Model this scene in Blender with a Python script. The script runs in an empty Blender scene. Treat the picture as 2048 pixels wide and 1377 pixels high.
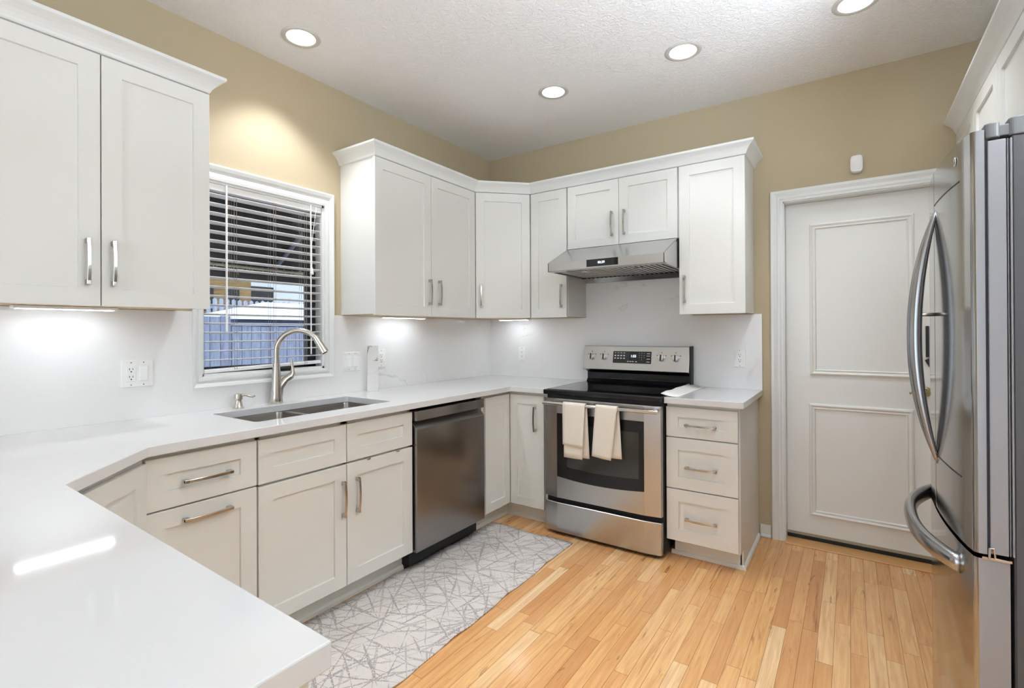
import bpy, bmesh, math, random
from mathutils import Vector, Matrix
random.seed(7)
S = bpy.context.scene
COL = S.collection
PI = math.pi

# ------------------------------------------------------------------ camera
CAM = (2.5721, -3.4494, 1.2844)
YAW, PITCH, ROLL, FPX = 0.6004, 0.0030, -0.0048, 992.1
fw = Vector((-math.sin(YAW)*math.cos(PITCH), math.cos(YAW)*math.cos(PITCH), math.sin(PITCH)))
rt = Vector((math.cos(YAW), math.sin(YAW), 0)); up = rt.cross(fw)
r2 = math.cos(ROLL)*rt + math.sin(ROLL)*up
u2 = -math.sin(ROLL)*rt + math.cos(ROLL)*up
cd = bpy.data.cameras.new('camera'); cam = bpy.data.objects.new('camera', cd); COL.objects.link(cam)
cam.matrix_world = Matrix(((r2.x, u2.x, -fw.x, CAM[0]), (r2.y, u2.y, -fw.y, CAM[1]), (r2.z, u2.z, -fw.z, CAM[2]), (0, 0, 0, 1)))
cd.sensor_width = 36.0; cd.lens = 36.0*FPX/2048
cd.shift_x = 3.2/2048; cd.shift_y = -27.55/2048
cd.clip_start = 0.02; cd.clip_end = 200
S.camera = cam

# ------------------------------------------------------------------ colour management, world, lights
S.view_settings.view_transform = 'Standard'; S.view_settings.look = 'None'
S.view_settings.gamma = 1.0; S.view_settings.use_curve_mapping = False
S.view_settings.exposure = -0.36
try:
    S.cycles.use_denoising = True
    S.cycles.max_bounces = 10; S.cycles.diffuse_bounces = 6; S.cycles.glossy_bounces = 5; S.cycles.transmission_bounces = 6
    S.cycles.sample_clamp_indirect = 12.0; S.cycles.blur_glossy = 0.2
    S.cycles.caustics_reflective = False; S.cycles.caustics_refractive = False
except Exception: pass

W = bpy.data.worlds.new('sky'); S.world = W; W.use_nodes = True
wn = W.node_tree; wn.nodes.clear()
wo = wn.nodes.new('ShaderNodeOutputWorld'); wb = wn.nodes.new('ShaderNodeBackground')
wb.inputs[0].default_value = (0.74, 0.87, 1.0, 1); wb.inputs[1].default_value = 4.8
wn.links.new(wb.outputs[0], wo.inputs[0])

H = 2.766                     # ceiling height
FILL_W = 130.0  # watts of the added fill uplighters
STRIP_E = 27.0

def portal(name, loc, rot, sx, sy):
    l = bpy.data.lights.new(name, 'AREA'); l.shape = 'RECTANGLE'; l.size = sx; l.size_y = sy
    l.cycles.is_portal = True
    o = bpy.data.objects.new(name, l); o.location = loc; o.rotation_euler = rot; COL.objects.link(o); return o
portal('daylight_portal', (2.0, -6.96, 1.15), (-PI/2, 0, PI), 2.9, 2.2)
portal('daylight_portal', (-0.10, -1.985, 1.55), (0, -PI/2, 0), 1.0, 0.7)

# ------------------------------------------------------------------ materials
def srgb(r, g, b):
    f = lambda c: (c/255/12.92) if c/255 <= 0.04045 else ((c/255+0.055)/1.055)**2.4
    return (f(r), f(g), f(b), 1)
MATS = {}
def mat(name, col, rough=0.5, metal=0.0, emit=None, estr=0, trans=0, ior=1.45, spec=0.5, coat=0):
    m = bpy.data.materials.new(name); m.use_nodes = True
    b = m.node_tree.nodes['Principled BSDF']
    b.inputs['Base Color'].default_value = col if len(col) == 4 else (*col, 1)
    b.inputs['Roughness'].default_value = rough; b.inputs['Metallic'].default_value = metal
    b.inputs['IOR'].default_value = ior; b.inputs['Specular IOR Level'].default_value = spec
    b.inputs['Transmission Weight'].default_value = trans; b.inputs['Coat Weight'].default_value = coat
    if emit: b.inputs['Emission Color'].default_value = (*emit[:3], 1); b.inputs['Emission Strength'].default_value = estr
    MATS[name] = m; return m
def N(m, t, **kw):
    n = m.node_tree.nodes.new(t)
    for k, v in kw.items(): setattr(n, k, v)
    return n
def L(m, a, b): m.node_tree.links.new(a, b)
def bsdf(m): return m.node_tree.nodes['Principled BSDF']
def coords(m, scale=(1, 1, 1), rot=(0, 0, 0)):
    g = N(m, 'ShaderNodeNewGeometry'); mp = N(m, 'ShaderNodeMapping')
    mp.inputs['Scale'].default_value = scale; mp.inputs['Rotation'].default_value = rot
    L(m, g.outputs['Position'], mp.inputs['Vector']); return mp.outputs['Vector']
def bump(m, height, strength=0.1, dist=0.002):
    bp = N(m, 'ShaderNodeBump'); bp.inputs['Strength'].default_value = strength; bp.inputs['Distance'].default_value = dist
    L(m, height, bp.inputs['Height']); L(m, bp.outputs['Normal'], bsdf(m).inputs['Normal'])
def noise(m, vec, scale, detail=2, rough=0.5, dist=0):
    n = N(m, 'ShaderNodeTexNoise'); n.inputs['Scale'].default_value = scale; n.inputs['Detail'].default_value = detail
    n.inputs['Roughness'].default_value = rough; n.inputs['Distortion'].default_value = dist
    L(m, vec, n.inputs['Vector']); return n.outputs['Fac']
def math_(m, op, a, b=None, c=None, clamp=False):
    n = N(m, 'ShaderNodeMath', operation=op); n.use_clamp = clamp
    for i, v in enumerate((a, b, c)):
        if v is None: continue
        if isinstance(v, (int, float)): n.inputs[i].default_value = v
        else: L(m, v, n.inputs[i])
    return n.outputs[0]
def ramp(m, fac, stops):
    r = N(m, 'ShaderNodeValToRGB'); e = r.color_ramp.elements
    while len(e) < len(stops): e.new(0.5)
    for i, (p, c) in enumerate(stops):
        e[i].position = p; e[i].color = c if len(c) == 4 else (*c, 1)
    L(m, fac, r.inputs['Fac']); return r.outputs['Color']
def mixc(m, fac, a, b, mode='MIX'):
    n = N(m, 'ShaderNodeMix', data_type='RGBA', blend_type=mode)
    for idx, v in ((0, fac), (6, a), (7, b)):
        if isinstance(v, (int, float)): n.inputs[idx].default_value = v
        elif isinstance(v, tuple): n.inputs[idx].default_value = v
        else: L(m, v, n.inputs[idx])
    return n.outputs[2]

# painted wood of the cabinets
m = mat('cabinet_paint', srgb(224, 224, 219), 0.38)
bump(m, noise(m, coords(m), 90, 2), 0.03, 0.001)
mat('cabinet_inside', srgb(196, 170, 132), 0.6)
mat('dark_gap', (0.01, 0.01, 0.01), 0.8)
m = mat('trim_paint', srgb(226, 228, 226), 0.35)
m = mat('door_paint', srgb(226, 226, 221), 0.35)
# wall paint
m = mat('wall_paint', srgb(181, 166, 138), 0.75)
bump(m, noise(m, coords(m), 160, 3, 0.6), 0.12, 0.002)
m = mat('rear_wall_paint', srgb(226, 224, 218), 0.75)
# ceiling with knock-down texture
m = mat('ceiling_paint', srgb(240, 239, 237), 0.9)
v = coords(m)
n1 = noise(m, v, 48, 4, 0.6, 1.0)
bump(m, ramp(m, n1, [(0.42, (0, 0, 0)), (0.58, (1, 1, 1))]), 0.5, 0.005)
# quartz
def quartz(name, rough, base, amt=0.6):
    m = mat(name, base, rough)
    v = coords(m)
    a = noise(m, v, 1.1, 5, 0.62, 1.4)
    vein = math_(m, 'ABSOLUTE', math_(m, 'SUBTRACT', a, 0.5))
    line = ramp(m, vein, [(0.0, (1, 1, 1)), (0.012, (0, 0, 0))])
    mask = ramp(m, noise(m, v, 1.7, 2), [(0.56, (0, 0, 0)), (0.68, (1, 1, 1))])
    f = math_(m, 'MULTIPLY', line, mask)
    f = math_(m, 'MULTIPLY', f, math_(m, 'MULTIPLY', noise(m, v, 14, 3), amt))
    cloud = mixc(m, ramp(m, noise(m, v, 2.5, 4), [(0.45, (0, 0, 0)), (0.8, (1, 1, 1))]), base, tuple(c*0.955 for c in base[:3])+(1,))
    L(m, mixc(m, f, cloud, srgb(150, 143, 134)), bsdf(m).inputs['Base Color'])
    return m
quartz('quartz_top', 0.07, srgb(220, 220, 220), 0.18)
quartz('quartz_splash', 0.16, srgb(234, 233, 232))
mat('quartz_cut', srgb(222, 220, 214), 0.75)
# metals
def brushed(name, col, rough, along='x', metal=1.0):
    m = mat(name, col, rough, metal)
    sc = {'x': (1.5, 90, 90), 'y': (90, 1.5, 90), 'z': (90, 90, 1.5)}[along]
    f = noise(m, coords(m, sc), 6, 3, 0.6)
    L(m, math_(m, 'MULTIPLY_ADD', f, 0.016, rough-0.008), bsdf(m).inputs['Roughness'])
    return m
brushed('stainless', srgb(194, 194, 194), 0.27, 'x')
brushed('stainless_dark', srgb(150, 148, 147), 0.26, 'y')
brushed('fridge_steel', srgb(170, 169, 168), 0.13, 'z')
brushed('fridge_handle', srgb(168, 168, 170), 0.22, 'z')
brushed('nickel', srgb(196, 190, 180), 0.24, 'z')
brushed('sink_steel', srgb(150, 144, 138), 0.34, 'y')
mat('pull_nickel', srgb(190, 187, 181), 0.2, 1.0)
mat('chrome', srgb(220, 218, 214), 0.08, 1.0)
mat('brass', srgb(196, 172, 120), 0.25, 1.0)
mat('sweep_grey', srgb(158, 148, 128), 0.5)
mat('knob_silver', srgb(226, 225, 222), 0.32, 0.55)
mat('black_glass', (0.006, 0.006, 0.007), 0.05, 0, spec=0.6)
mat('black_gloss', (0.008, 0.008, 0.009), 0.18)
mat('black_matte', (0.012, 0.012, 0.012), 0.55)
mat('oven_window', (0.03, 0.032, 0.028), 0.06, 0, spec=0.7)
mat('grey_plastic', srgb(112, 113, 114), 0.4)
mat('fridge_side', srgb(84, 84, 87), 0.45, 0.2)
mat('door_edge_grey', srgb(150, 150, 153), 0.38, 0.3)
mat('gasket', srgb(60, 62, 72), 0.6)
mat('white_plastic', srgb(238, 238, 236), 0.35)
mat('white_mark', srgb(235, 235, 235), 0.5)
mat('slot_dark', (0.03, 0.03, 0.03), 0.6)
mat('mark_dark', (0.05, 0.05, 0.05), 0.5)
mat('blind_white', srgb(246, 246, 246), 0.4)
mat('cord_grey', srgb(150, 140, 125), 0.8)
mat('window_bronze', srgb(46, 44, 46), 0.4)
mat('lamp_lens', srgb(255, 252, 244), 0.4, emit=(1.0, 0.97, 0.91), estr=9.0)
mat('strip_lens', srgb(255, 255, 255), 0.4, emit=(0.86, 0.93, 1.0), estr=STRIP_E)
mat('can_reflector', srgb(232, 230, 224), 0.3)
mat('can_ring', srgb(206, 204, 198), 0.3, 0.2)
mat('digit_glow', (0.8, 0.85, 1, 1), 0.5, emit=(0.8, 0.88, 1.0), estr=2.5)
m = mat('glass_pane', (1, 1, 1), 0.0)
gt = N(m, 'ShaderNodeBsdfTransparent'); gt.inputs[0].default_value = (0.72, 0.72, 0.72, 1)  # pane tinted grey to dim the bright view outside
gg = N(m, 'ShaderNodeBsdfGlossy'); gg.inputs['Roughness'].default_value = 0.01
gf = N(m, 'ShaderNodeFresnel'); gf.inputs[0].default_value = 1.45; gm = N(m, 'ShaderNodeMixShader')
L(m, gf.outputs[0], gm.inputs[0]); L(m, gt.outputs[0], gm.inputs[1]); L(m, gg.outputs[0], gm.inputs[2])
L(m, gm.outputs[0], m.node_tree.nodes['Material Output'].inputs['Surface'])
# towel
m = mat('towel_cotton', srgb(232, 226, 214), 0.95)
v = coords(m, (420, 420, 420))
bump(m, noise(m, v, 1.0, 2), 0.25, 0.001)
mat('foam_sheet', srgb(238, 237, 233), 0.6)

# hardwood floor: strips running along Y, random lengths and tones
m = mat('hardwood', (0.5, 0.3, 0.15), 0.2)
g = N(m, 'ShaderNodeNewGeometry'); sx = N(m, 'ShaderNodeSeparateXYZ'); L(m, g.outputs['Position'], sx.inputs[0])
PW = 0.057
uu = math_(m, 'DIVIDE', math_(m, 'ADD', sx.outputs[0], 10.03), PW)
row = math_(m, 'FLOOR', uu); fu = math_(m, 'FRACT', uu)
wr = N(m, 'ShaderNodeTexWhiteNoise', noise_dimensions='1D'); L(m, row, wr.inputs['W'])
plen = math_(m, 'MULTIPLY_ADD', wr.outputs['Value'], 0.45, 0.42)
vv = math_(m, 'ADD', math_(m, 'DIVIDE', math_(m, 'ADD', sx.outputs[1], 20.0), plen), math_(m, 'MULTIPLY', wr.outputs['Value'], 37.7))
# uneven board ends inside a strip
wob = N(m, 'ShaderNodeTexNoise', noise_dimensions='2D'); wv = N(m, 'ShaderNodeCombineXYZ')
L(m, math_(m, 'MULTIPLY', row, 3.7), wv.inputs[0]); L(m, math_(m, 'MULTIPLY', vv, 0.35), wv.inputs[1]); L(m, wv.outputs[0], wob.inputs['Vector']); wob.inputs['Scale'].default_value = 1.0
vv = math_(m, 'ADD', vv, math_(m, 'MULTIPLY', wob.outputs['Fac'], 1.2))
cell = math_(m, 'FLOOR', vv); fv = math_(m, 'FRACT', vv)
cw = N(m, 'ShaderNodeCombineXYZ'); L(m, row, cw.inputs[0]); L(m, cell, cw.inputs[1])
w2 = N(m, 'ShaderNodeTexWhiteNoise', noise_dimensions='2D'); L(m, cw.outputs[0], w2.inputs['Vector'])
tone = ramp(m, w2.outputs['Value'], [(0.0, srgb(206, 150, 98)), (0.25, srgb(220, 168, 112)), (0.6, srgb(229, 180, 122)), (0.85, srgb(235, 192, 138)), (1.0, srgb(240, 208, 160))])
# grain
gv = N(m, 'ShaderNodeCombineXYZ')
L(m, math_(m, 'MULTIPLY', sx.outputs[0], 60), gv.inputs[0])
L(m, math_(m, 'ADD', math_(m, 'MULTIPLY', sx.outputs[1], 3.0), math_(m, 'MULTIPLY', w2.outputs['Value'], 90)), gv.inputs[1])
L(m, math_(m, 'MULTIPLY', w2.outputs['Value'], 31), gv.inputs[2])
gr = noise(m, gv.outputs[0], 1.0, 4, 0.62, 0.8)
tone = mixc(m, ramp(m, gr, [(0.35, (0, 0, 0)), (0.75, (0.55, 0.55, 0.55))]), tone, srgb(176, 112, 64))
gv2 = N(m, 'ShaderNodeCombineXYZ')
L(m, math_(m, 'MULTIPLY', sx.outputs[0], 22), gv2.inputs[0]); L(m, math_(m, 'ADD', math_(m, 'MULTIPLY', sx.outputs[1], 2.2), math_(m, 'MULTIPLY', w2.outputs['Value'], 50)), gv2.inputs[1])
st = noise(m, gv2.outputs[0], 1.0, 3, 0.6, 2.0)
tone = mixc(m, ramp(m, st, [(0.62, (0, 0, 0)), (0.74, (0.7, 0.7, 0.7))]), tone, srgb(126, 74, 40))
eu = math_(m, 'MULTIPLY', math_(m, 'MINIMUM', fu, math_(m, 'SUBTRACT', 1.0, fu)), PW)
ev = math_(m, 'MULTIPLY', math_(m, 'MINIMUM', fv, math_(m, 'SUBTRACT', 1.0, fv)), plen)
ed = math_(m, 'MINIMUM', eu, ev)
seam = ramp(m, math_(m, 'MULTIPLY', ed, 100.0), [(0.04, (1, 1, 1)), (0.13, (0, 0, 0))])
tone = mixc(m, math_(m, 'MULTIPLY', seam, 0.75), tone, srgb(110, 66, 36))
L(m, tone, bsdf(m).inputs['Base Color'])
L(m, math_(m, 'MULTIPLY_ADD', gr, 0.10, 0.10), bsdf(m).inputs['Roughness'])
bump(m, math_(m, 'MULTIPLY_ADD', seam, -1.0, math_(m, 'MULTIPLY', gr, 0.12)), 0.18, 0.002)
mat('threshold_wood', srgb(208, 160, 104), 0.3)

# runner rug: pale ground with scratched grey line-work in several directions
m = mat('runner_weave', srgb(214, 208, 201), 0.95)
g = N(m, 'ShaderNodeNewGeometry')
total = None
DIRS = [(8, 9, 1.0), (34, 11, .9), (63, 10, 1.0), (92, 8, .9), (118, 11, 1.0), (149, 9, .95), (20, 15, .7), (75, 16, .7), (135, 15, .7), (50, 13, .7)]
for i, (ang, dens, amp) in enumerate(DIRS):
    mp = N(m, 'ShaderNodeMapping'); mp.inputs['Rotation'].default_value = (0, 0, math.radians(ang)); mp.inputs['Location'].default_value = (3.1*i, 1.7*i, 0)
    L(m, g.outputs['Position'], mp.inputs['Vector'])
    sp = N(m, 'ShaderNodeSeparateXYZ'); L(m, mp.outputs[0], sp.inputs[0])
    wig = noise(m, mp.outputs[0], 3.0, 2)
    cx = math_(m, 'MULTIPLY', math_(m, 'MULTIPLY_ADD', wig, 0.035, sp.outputs[0]), dens)
    vo = N(m, 'ShaderNodeTexVoronoi', voronoi_dimensions='1D', feature='DISTANCE_TO_EDGE'); L(m, cx, vo.inputs['W']); vo.inputs['Scale'].default_value = 1.0
    dist = math_(m, 'DIVIDE', vo.outputs['Distance'], dens)
    cut = N(m, 'ShaderNodeMapping'); cut.inputs['Scale'].default_value = (14, 4.5, 1); L(m, mp.outputs[0], cut.inputs['Vector'])
    seg = noise(m, cut.outputs[0], 1.0, 2)
    wd = math_(m, 'MULTIPLY', math_(m, 'SUBTRACT', seg, 0.44), 0.030)
    ln = math_(m, 'MULTIPLY', math_(m, 'LESS_THAN', dist, wd), amp)
    total = ln if total is None else math_(m, 'MAXIMUM', total, ln)
fray = noise(m, coords(m), 130, 3, 0.7)
total = math_(m, 'MULTIPLY', total, ramp(m, fray, [(0.38, (0, 0, 0)), (0.5, (1, 1, 1))]))
grnd = mixc(m, noise(m, coords(m), 5, 4), srgb(222, 216, 209), srgb(200, 193, 187))
speck = ramp(m, noise(m, coords(m), 60, 4, 0.75), [(0.60, (0, 0, 0)), (0.66, (0.6, 0.6, 0.6))])
grnd = mixc(m, speck, grnd, srgb(180, 172, 168))
L(m, mixc(m, math_(m, 'MULTIPLY', total, 0.85), grnd, srgb(146, 138, 137)), bsdf(m).inputs['Base Color'])
bump(m, noise(m, coords(m), 420, 2), 0.4, 0.002)

# outdoors
def boards(name, c1, c2, axis_scale, gap=None):
    m = mat(name, c1, 0.85)
    f = noise(m, coords(m, axis_scale), 1.0, 4, 0.65, 0.6)
    L(m, mixc(m, ramp(m, f, [(0.3, (0, 0, 0)), (0.7, (1, 1, 1))]), c1, c2), bsdf(m).inputs['Base Color'])
    return m
boards('fence_wood', srgb(170, 176, 196), srgb(118, 124, 148), (30, 30, 2.2))
boards('picket_wood', srgb(198, 206, 222), srgb(160, 168, 188), (30, 30, 2.2))
mat('shed_siding', srgb(92, 104, 132), 0.7)
mat('snow', srgb(235, 238, 245), 0.8)
mat('awning_cloth', srgb(20, 20, 23), 0.85)
mat('awning_valance', srgb(58, 54, 64), 0.85)
mat('awning_tube', srgb(110, 112, 124), 0.5, 0.3)
mat('dry_straw', srgb(214, 206, 184), 0.9)
boards('gable_wood', srgb(190, 156, 104), srgb(120, 94, 62), (2, 2, 26))
mat('roof_dark', srgb(84, 76, 70), 0.85)
mat('white_siding', srgb(226, 228, 230), 0.7)
mat('branch_bark', srgb(120, 112, 104), 0.9)
mat('yard_ground', srgb(214, 217, 222), 0.95)

# ------------------------------------------------------------------ mesh helpers
class MB:
    def __init__(self): self.bm = bmesh.new()
    def poly(self, pts): return self.bm.faces.new([self.bm.verts.new(p) for p in pts])
    def box(self, x0, x1, y0, y1, z0, z1):
        v = [self.bm.verts.new(p) for p in ((x0,y0,z0),(x1,y0,z0),(x1,y1,z0),(x0,y1,z0),(x0,y0,z1),(x1,y0,z1),(x1,y1,z1),(x0,y1,z1))]
        for f in ((3,2,1,0),(4,5,6,7),(0,1,5,4),(1,2,6,5),(2,3,7,6),(3,0,4,7)): self.bm.faces.new([v[i] for i in f])
        return self
    def obox(self, c, a, b, n, la, lb, ln):
        """box centred at c with half sizes along three axes"""
        c = Vector(c); v = []
        for k in (-1, 1):
            for (i, j) in ((-1,-1),(1,-1),(1,1),(-1,1)): v.append(self.bm.verts.new(c + a*la*i + b*lb*j + n*ln*k))
        for f in ((3,2,1,0),(4,5,6,7),(0,1,5,4),(1,2,6,5),(2,3,7,6),(3,0,4,7)): self.bm.faces.new([v[i] for i in f])
        return self
    def prism(self, pts, axis, a0, a1):
        """extrude a 2-D outline along x, y or z"""
        def P(p, a): return {'x': (a, p[0], p[1]), 'y': (p[0], a, p[1]), 'z': (p[0], p[1], a)}[axis]
        lo = [self.bm.verts.new(P(p, a0)) for p in pts]; hi = [self.bm.verts.new(P(p, a1)) for p in pts]
        n = len(pts)
        for i in range(n): self.bm.faces.new((lo[i], lo[(i+1) % n], hi[(i+1) % n], hi[i]))
        self.bm.faces.new(lo[::-1]); self.bm.faces.new(hi)
        return self
    def rings(self, rings, close=True, caps=True):
        vs = [[self.bm.verts.new(p) for p in r] for r in rings]
        n = len(vs[0])
        for a, b in zip(vs, vs[1:]):
            for i in range(n if close else n-1): self.bm.faces.new((a[i], a[(i+1) % n], b[(i+1) % n], b[i]))
        if caps and close:
            self.bm.faces.new(vs[0][::-1]); self.bm.faces.new(vs[-1])
        return self
    def tube(self, pts, rad, seg=12, flat=None, caps=True):
        """round bar through points; rad number or list; flat=(axis, factor) squashes it"""
        pts = [Vector(p) for p in pts]; n = len(pts)
        if isinstance(rad, (int, float)): rad = [rad]*n
        t0 = (pts[1]-pts[0]).normalized(); ref = Vector((0, 0, 1)) if abs(t0.z) < 0.9 else Vector((1, 0, 0))
        u = t0.cross(ref).normalized(); R = []
        for i, p in enumerate(pts):
            t = (pts[min(i+1, n-1)] - pts[max(i-1, 0)]).normalized()
            u = (u - t*u.dot(t)).normalized(); w = t.cross(u); ring = []
            for k in range(seg):
                a = 2*PI*k/seg; d = u*math.cos(a)*rad[i] + w*math.sin(a)*rad[i]
                if flat: d = d + Vector(flat[0])*(d.dot(Vector(flat[0]))*(flat[1]-1))
                ring.append(p+d)
            R.append(ring)
        return self.rings(R, caps=caps)
    def lathe(self, prof, c, seg=28, axis='z', caps=True):
        R = []
        for r, h in prof:
            ring = []
            for k in range(seg):
                a = 2*PI*k/seg; p = {'z': (r*math.cos(a), r*math.sin(a), h), 'y': (r*math.cos(a), h, r*math.sin(a)), 'x': (h, r*math.cos(a), r*math.sin(a))}[axis]
                ring.append(Vector(c)+Vector(p))
            R.append(ring)
        return self.rings(R, caps=caps)
    def sweep(self, path, prof, closed=False):
        """profile (out, z) carried along a floor-plan path; 'out' is to the right of travel; mitred"""
        P = [Vector((p[0], p[1])) for p in path]; n = len(P); ms = []
        for i in range(n):
            if closed or 0 < i < n-1:
                d0 = (P[i]-P[i-1]).normalized(); d1 = (P[(i+1) % n]-P[i]).normalized()
                n0 = Vector((d0.y, -d0.x)); n1 = Vector((d1.y, -d1.x)); b = (n0+n1).normalized(); ms.append(b/max(0.2, b.dot(n0)))
            else:
                d = (P[1]-P[0]) if i == 0 else (P[-1]-P[-2]); d.normalize(); ms.append(Vector((d.y, -d.x)))
        R = [[(P[i].x+ms[i].x*o, P[i].y+ms[i].y*o, z) for o, z in prof] for i in range(n)]
        if closed: R.append(R[0])
        return self.rings(R, caps=not closed)
    def build(self, name, material, parent=None, bevel=0, smooth=False, seg=1, solid=0, subsurf=0):
        bm = self.bm
        bmesh.ops.remove_doubles(bm, verts=bm.verts, dist=1e-6)
        bmesh.ops.recalc_face_normals(bm, faces=bm.faces)
        if parent is None:
            xs = [v.co for v in bm.verts]
            o0 = Vector(((min(c.x for c in xs)+max(c.x for c in xs))/2, (min(c.y for c in xs)+max(c.y for c in xs))/2, min(c.z for c in xs)))
        else: o0 = wloc(parent)
        for v in bm.verts: v.co -= o0
        me = bpy.data.meshes.new(name); bm.to_mesh(me); bm.free()
        o = bpy.data.objects.new(name, me); COL.objects.link(o)
        me.materials.append(MATS[material] if isinstance(material, str) else material)
        if parent is None: o.location = o0
        else: o.parent = parent
        if smooth:
            for p in me.polygons: p.use_smooth = True
            if smooth == 'auto':
                md = o.modifiers.new('edge', 'EDGE_SPLIT'); md.split_angle = math.radians(38)
        if solid:
            md = o.modifiers.new('thickness', 'SOLIDIFY'); md.thickness = solid; md.offset = 0
        if bevel:
            md = o.modifiers.new('bevel', 'BEVEL'); md.width = bevel; md.segments = seg; md.limit_method = 'ANGLE'; md.angle_limit = math.radians(40)
        if subsurf:
            md = o.modifiers.new('sub', 'SUBSURF'); md.levels = md.render_levels = subsurf
        return o
def wloc(o):
    v = Vector(o.location)
    while o.parent: o = o.parent; v += Vector(o.location)
    return v
def thing(name, loc, label, cat, group=None):
    o = bpy.data.objects.new(name, None); COL.objects.link(o); o.location = loc; o.empty_display_size = 0.05
    o['label'] = label; o['category'] = cat
    if group: o['group'] = group
    return o
def tag(o, label, cat, group=None):
    o['label'] = label; o['category'] = cat
    if group: o['group'] = group
    return o
def struct(o, label=None, cat=None):
    o['kind'] = 'structure'
    if label: o['label'] = label
    if cat: o['category'] = cat
    return o
X, Y, Z = Vector((1, 0, 0)), Vector((0, 1, 0)), Vector((0, 0, 1))

def text(name, s, size, O, U, V, material, parent, depth=0.0004, align='CENTER'):
    cu = bpy.data.curves.new(name, 'FONT'); cu.body = s; cu.size = size; cu.align_x = align; cu.align_y = 'CENTER'; cu.extrude = depth
    cu.resolution_u = 3
    to = bpy.data.objects.new(name, cu); COL.objects.link(to)
    dg = bpy.context.evaluated_depsgraph_get(); me = bpy.data.meshes.new_from_object(to.evaluated_get(dg))
    COL.objects.unlink(to); bpy.data.objects.remove(to)
    Nn = U.cross(V); o0 = wloc(parent)
    for v in me.vertices: v.co = Vector(O) + U*v.co.x + V*v.co.y + Nn*v.co.z - o0
    me.materials.clear(); me.materials.append(MATS[material])
    o = bpy.data.objects.new(name, me); COL.objects.link(o); o.parent = parent; return o

# ------------------------------------------------------------------ cabinet pieces
ST = 0.062
def shaker(mb, O, U, V, Nn, w, h, t=0.02, s=ST, rec=0.009):
    """recessed-panel front; O = lower corner on the back plane"""
    O = Vector(O)
    def ring(a, b, d): return [mb.bm.verts.new(O + U*x + V*y + Nn*d) for x, y in ((a, b), (w-a, b), (w-a, h-b), (a, h-b))]
    sv = min(s, h*0.33)
    r0 = ring(0, 0, 0); r1 = ring(0, 0, t-0.0015); r1b = ring(0.0015, 0.0015, t); r2 = ring(s, sv, t); r3 = ring(s+0.0015, sv+0.0015, t-rec)
    for a, b in ((r0, r1), (r1, r1b), (r1b, r2), (r2, r3)):
        for i in range(4): mb.bm.faces.new((a[i], a[(i+1) % 4], b[(i+1) % 4], b[i]))
    mb.bm.faces.new(r0[::-1]); mb.bm.faces.new(r3)
def pull(parent, c, A, Nn, length=0.165):
    """satin bar pull with square feet and a slightly bowed bar; c = centre on the door face"""
    c = Vector(c); B = A.cross(Nn); mb = MB(); h = length/2
    for s in (-1, 1): mb.obox(c + A*s*(h-0.009) + Nn*0.0125, A, B, Nn, 0.009, 0.006, 0.0125)
    R = []
    for i in range(13):
        f = -1 + 2*i/12; bow = 0.020 + 0.0075*(1-f*f)
        th = 0.0038 if abs(f) < 0.86 else 0.006
        p = c + A*(f*h) + Nn*bow
        R.append([p + B*0.0055 - Nn*th, p + B*0.0055 + Nn*th, p - B*0.0055 + Nn*th, p - B*0.0055 - Nn*th])
    mb.rings(R)
    return mb.build('handle', 'pull_nickel', parent, bevel=0.001)
def front(kind, parent, O, U, Nn, w, h, handle=None, s=ST):
    """door or drawer front as a part, its pull as a sub-part; handle=(u, v, axis)"""
    O = Vector(O) + Nn*0.003      # doors stand a little off the carcass on their bumpers
    mb = MB(); shaker(mb, O, U, Z, Nn, w, h, t=0.0185, s=s); d = mb.build(kind, 'cabinet_paint', parent)
    if handle:
        u, v, ax = handle
        pull(d, Vector(O) + U*u + Z*v + Nn*0.0185, ax, Nn)
    return d

# ================================================================== SETTING
mb = MB(); mb.box(-0.02, 3.64, -7.0, 0.20, -0.08, 0.0)
struct(mb.build('floor', 'hardwood'), 'honey coloured hardwood strip floor running toward the white door', 'floor')

CANS = [(0.309, -1.990), (1.850, -0.764), (1.068, -0.770), (2.602, -0.717), (1.25, -2.05), (2.05, -2.05), (0.9, -5.0), (2.6, -5.0)]  # the last four are unseen cans added to brighten floor and room
CAN_POWER = [(64, 100), (26, 90), (13, 96), (40, 100), (20, 60), (60, 64), (3, 100), (3, 100)]   # watts, beam degrees
mb = MB(); bm = mb.bm; edges = []
def loop(pts):
    vs = [bm.verts.new(p) for p in pts]
    return [bm.edges.new((vs[i], vs[(i+1) % len(vs)])) for i in range(len(vs))]
edges += loop([(-0.02, -7.02, H), (3.64, -7.02, H), (3.64, 0.02, H), (-0.02, 0.02, H)])
for cx, cy in CANS: edges += loop([(cx+0.075*math.cos(a*PI/18), cy+0.075*math.sin(a*PI/18), H) for a in range(36)])
bmesh.ops.triangle_fill(bm, edges=edges, use_beauty=True)
struct(mb.build('ceiling', 'ceiling_paint'), 'off white textured ceiling with recessed lights', 'ceiling')

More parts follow.
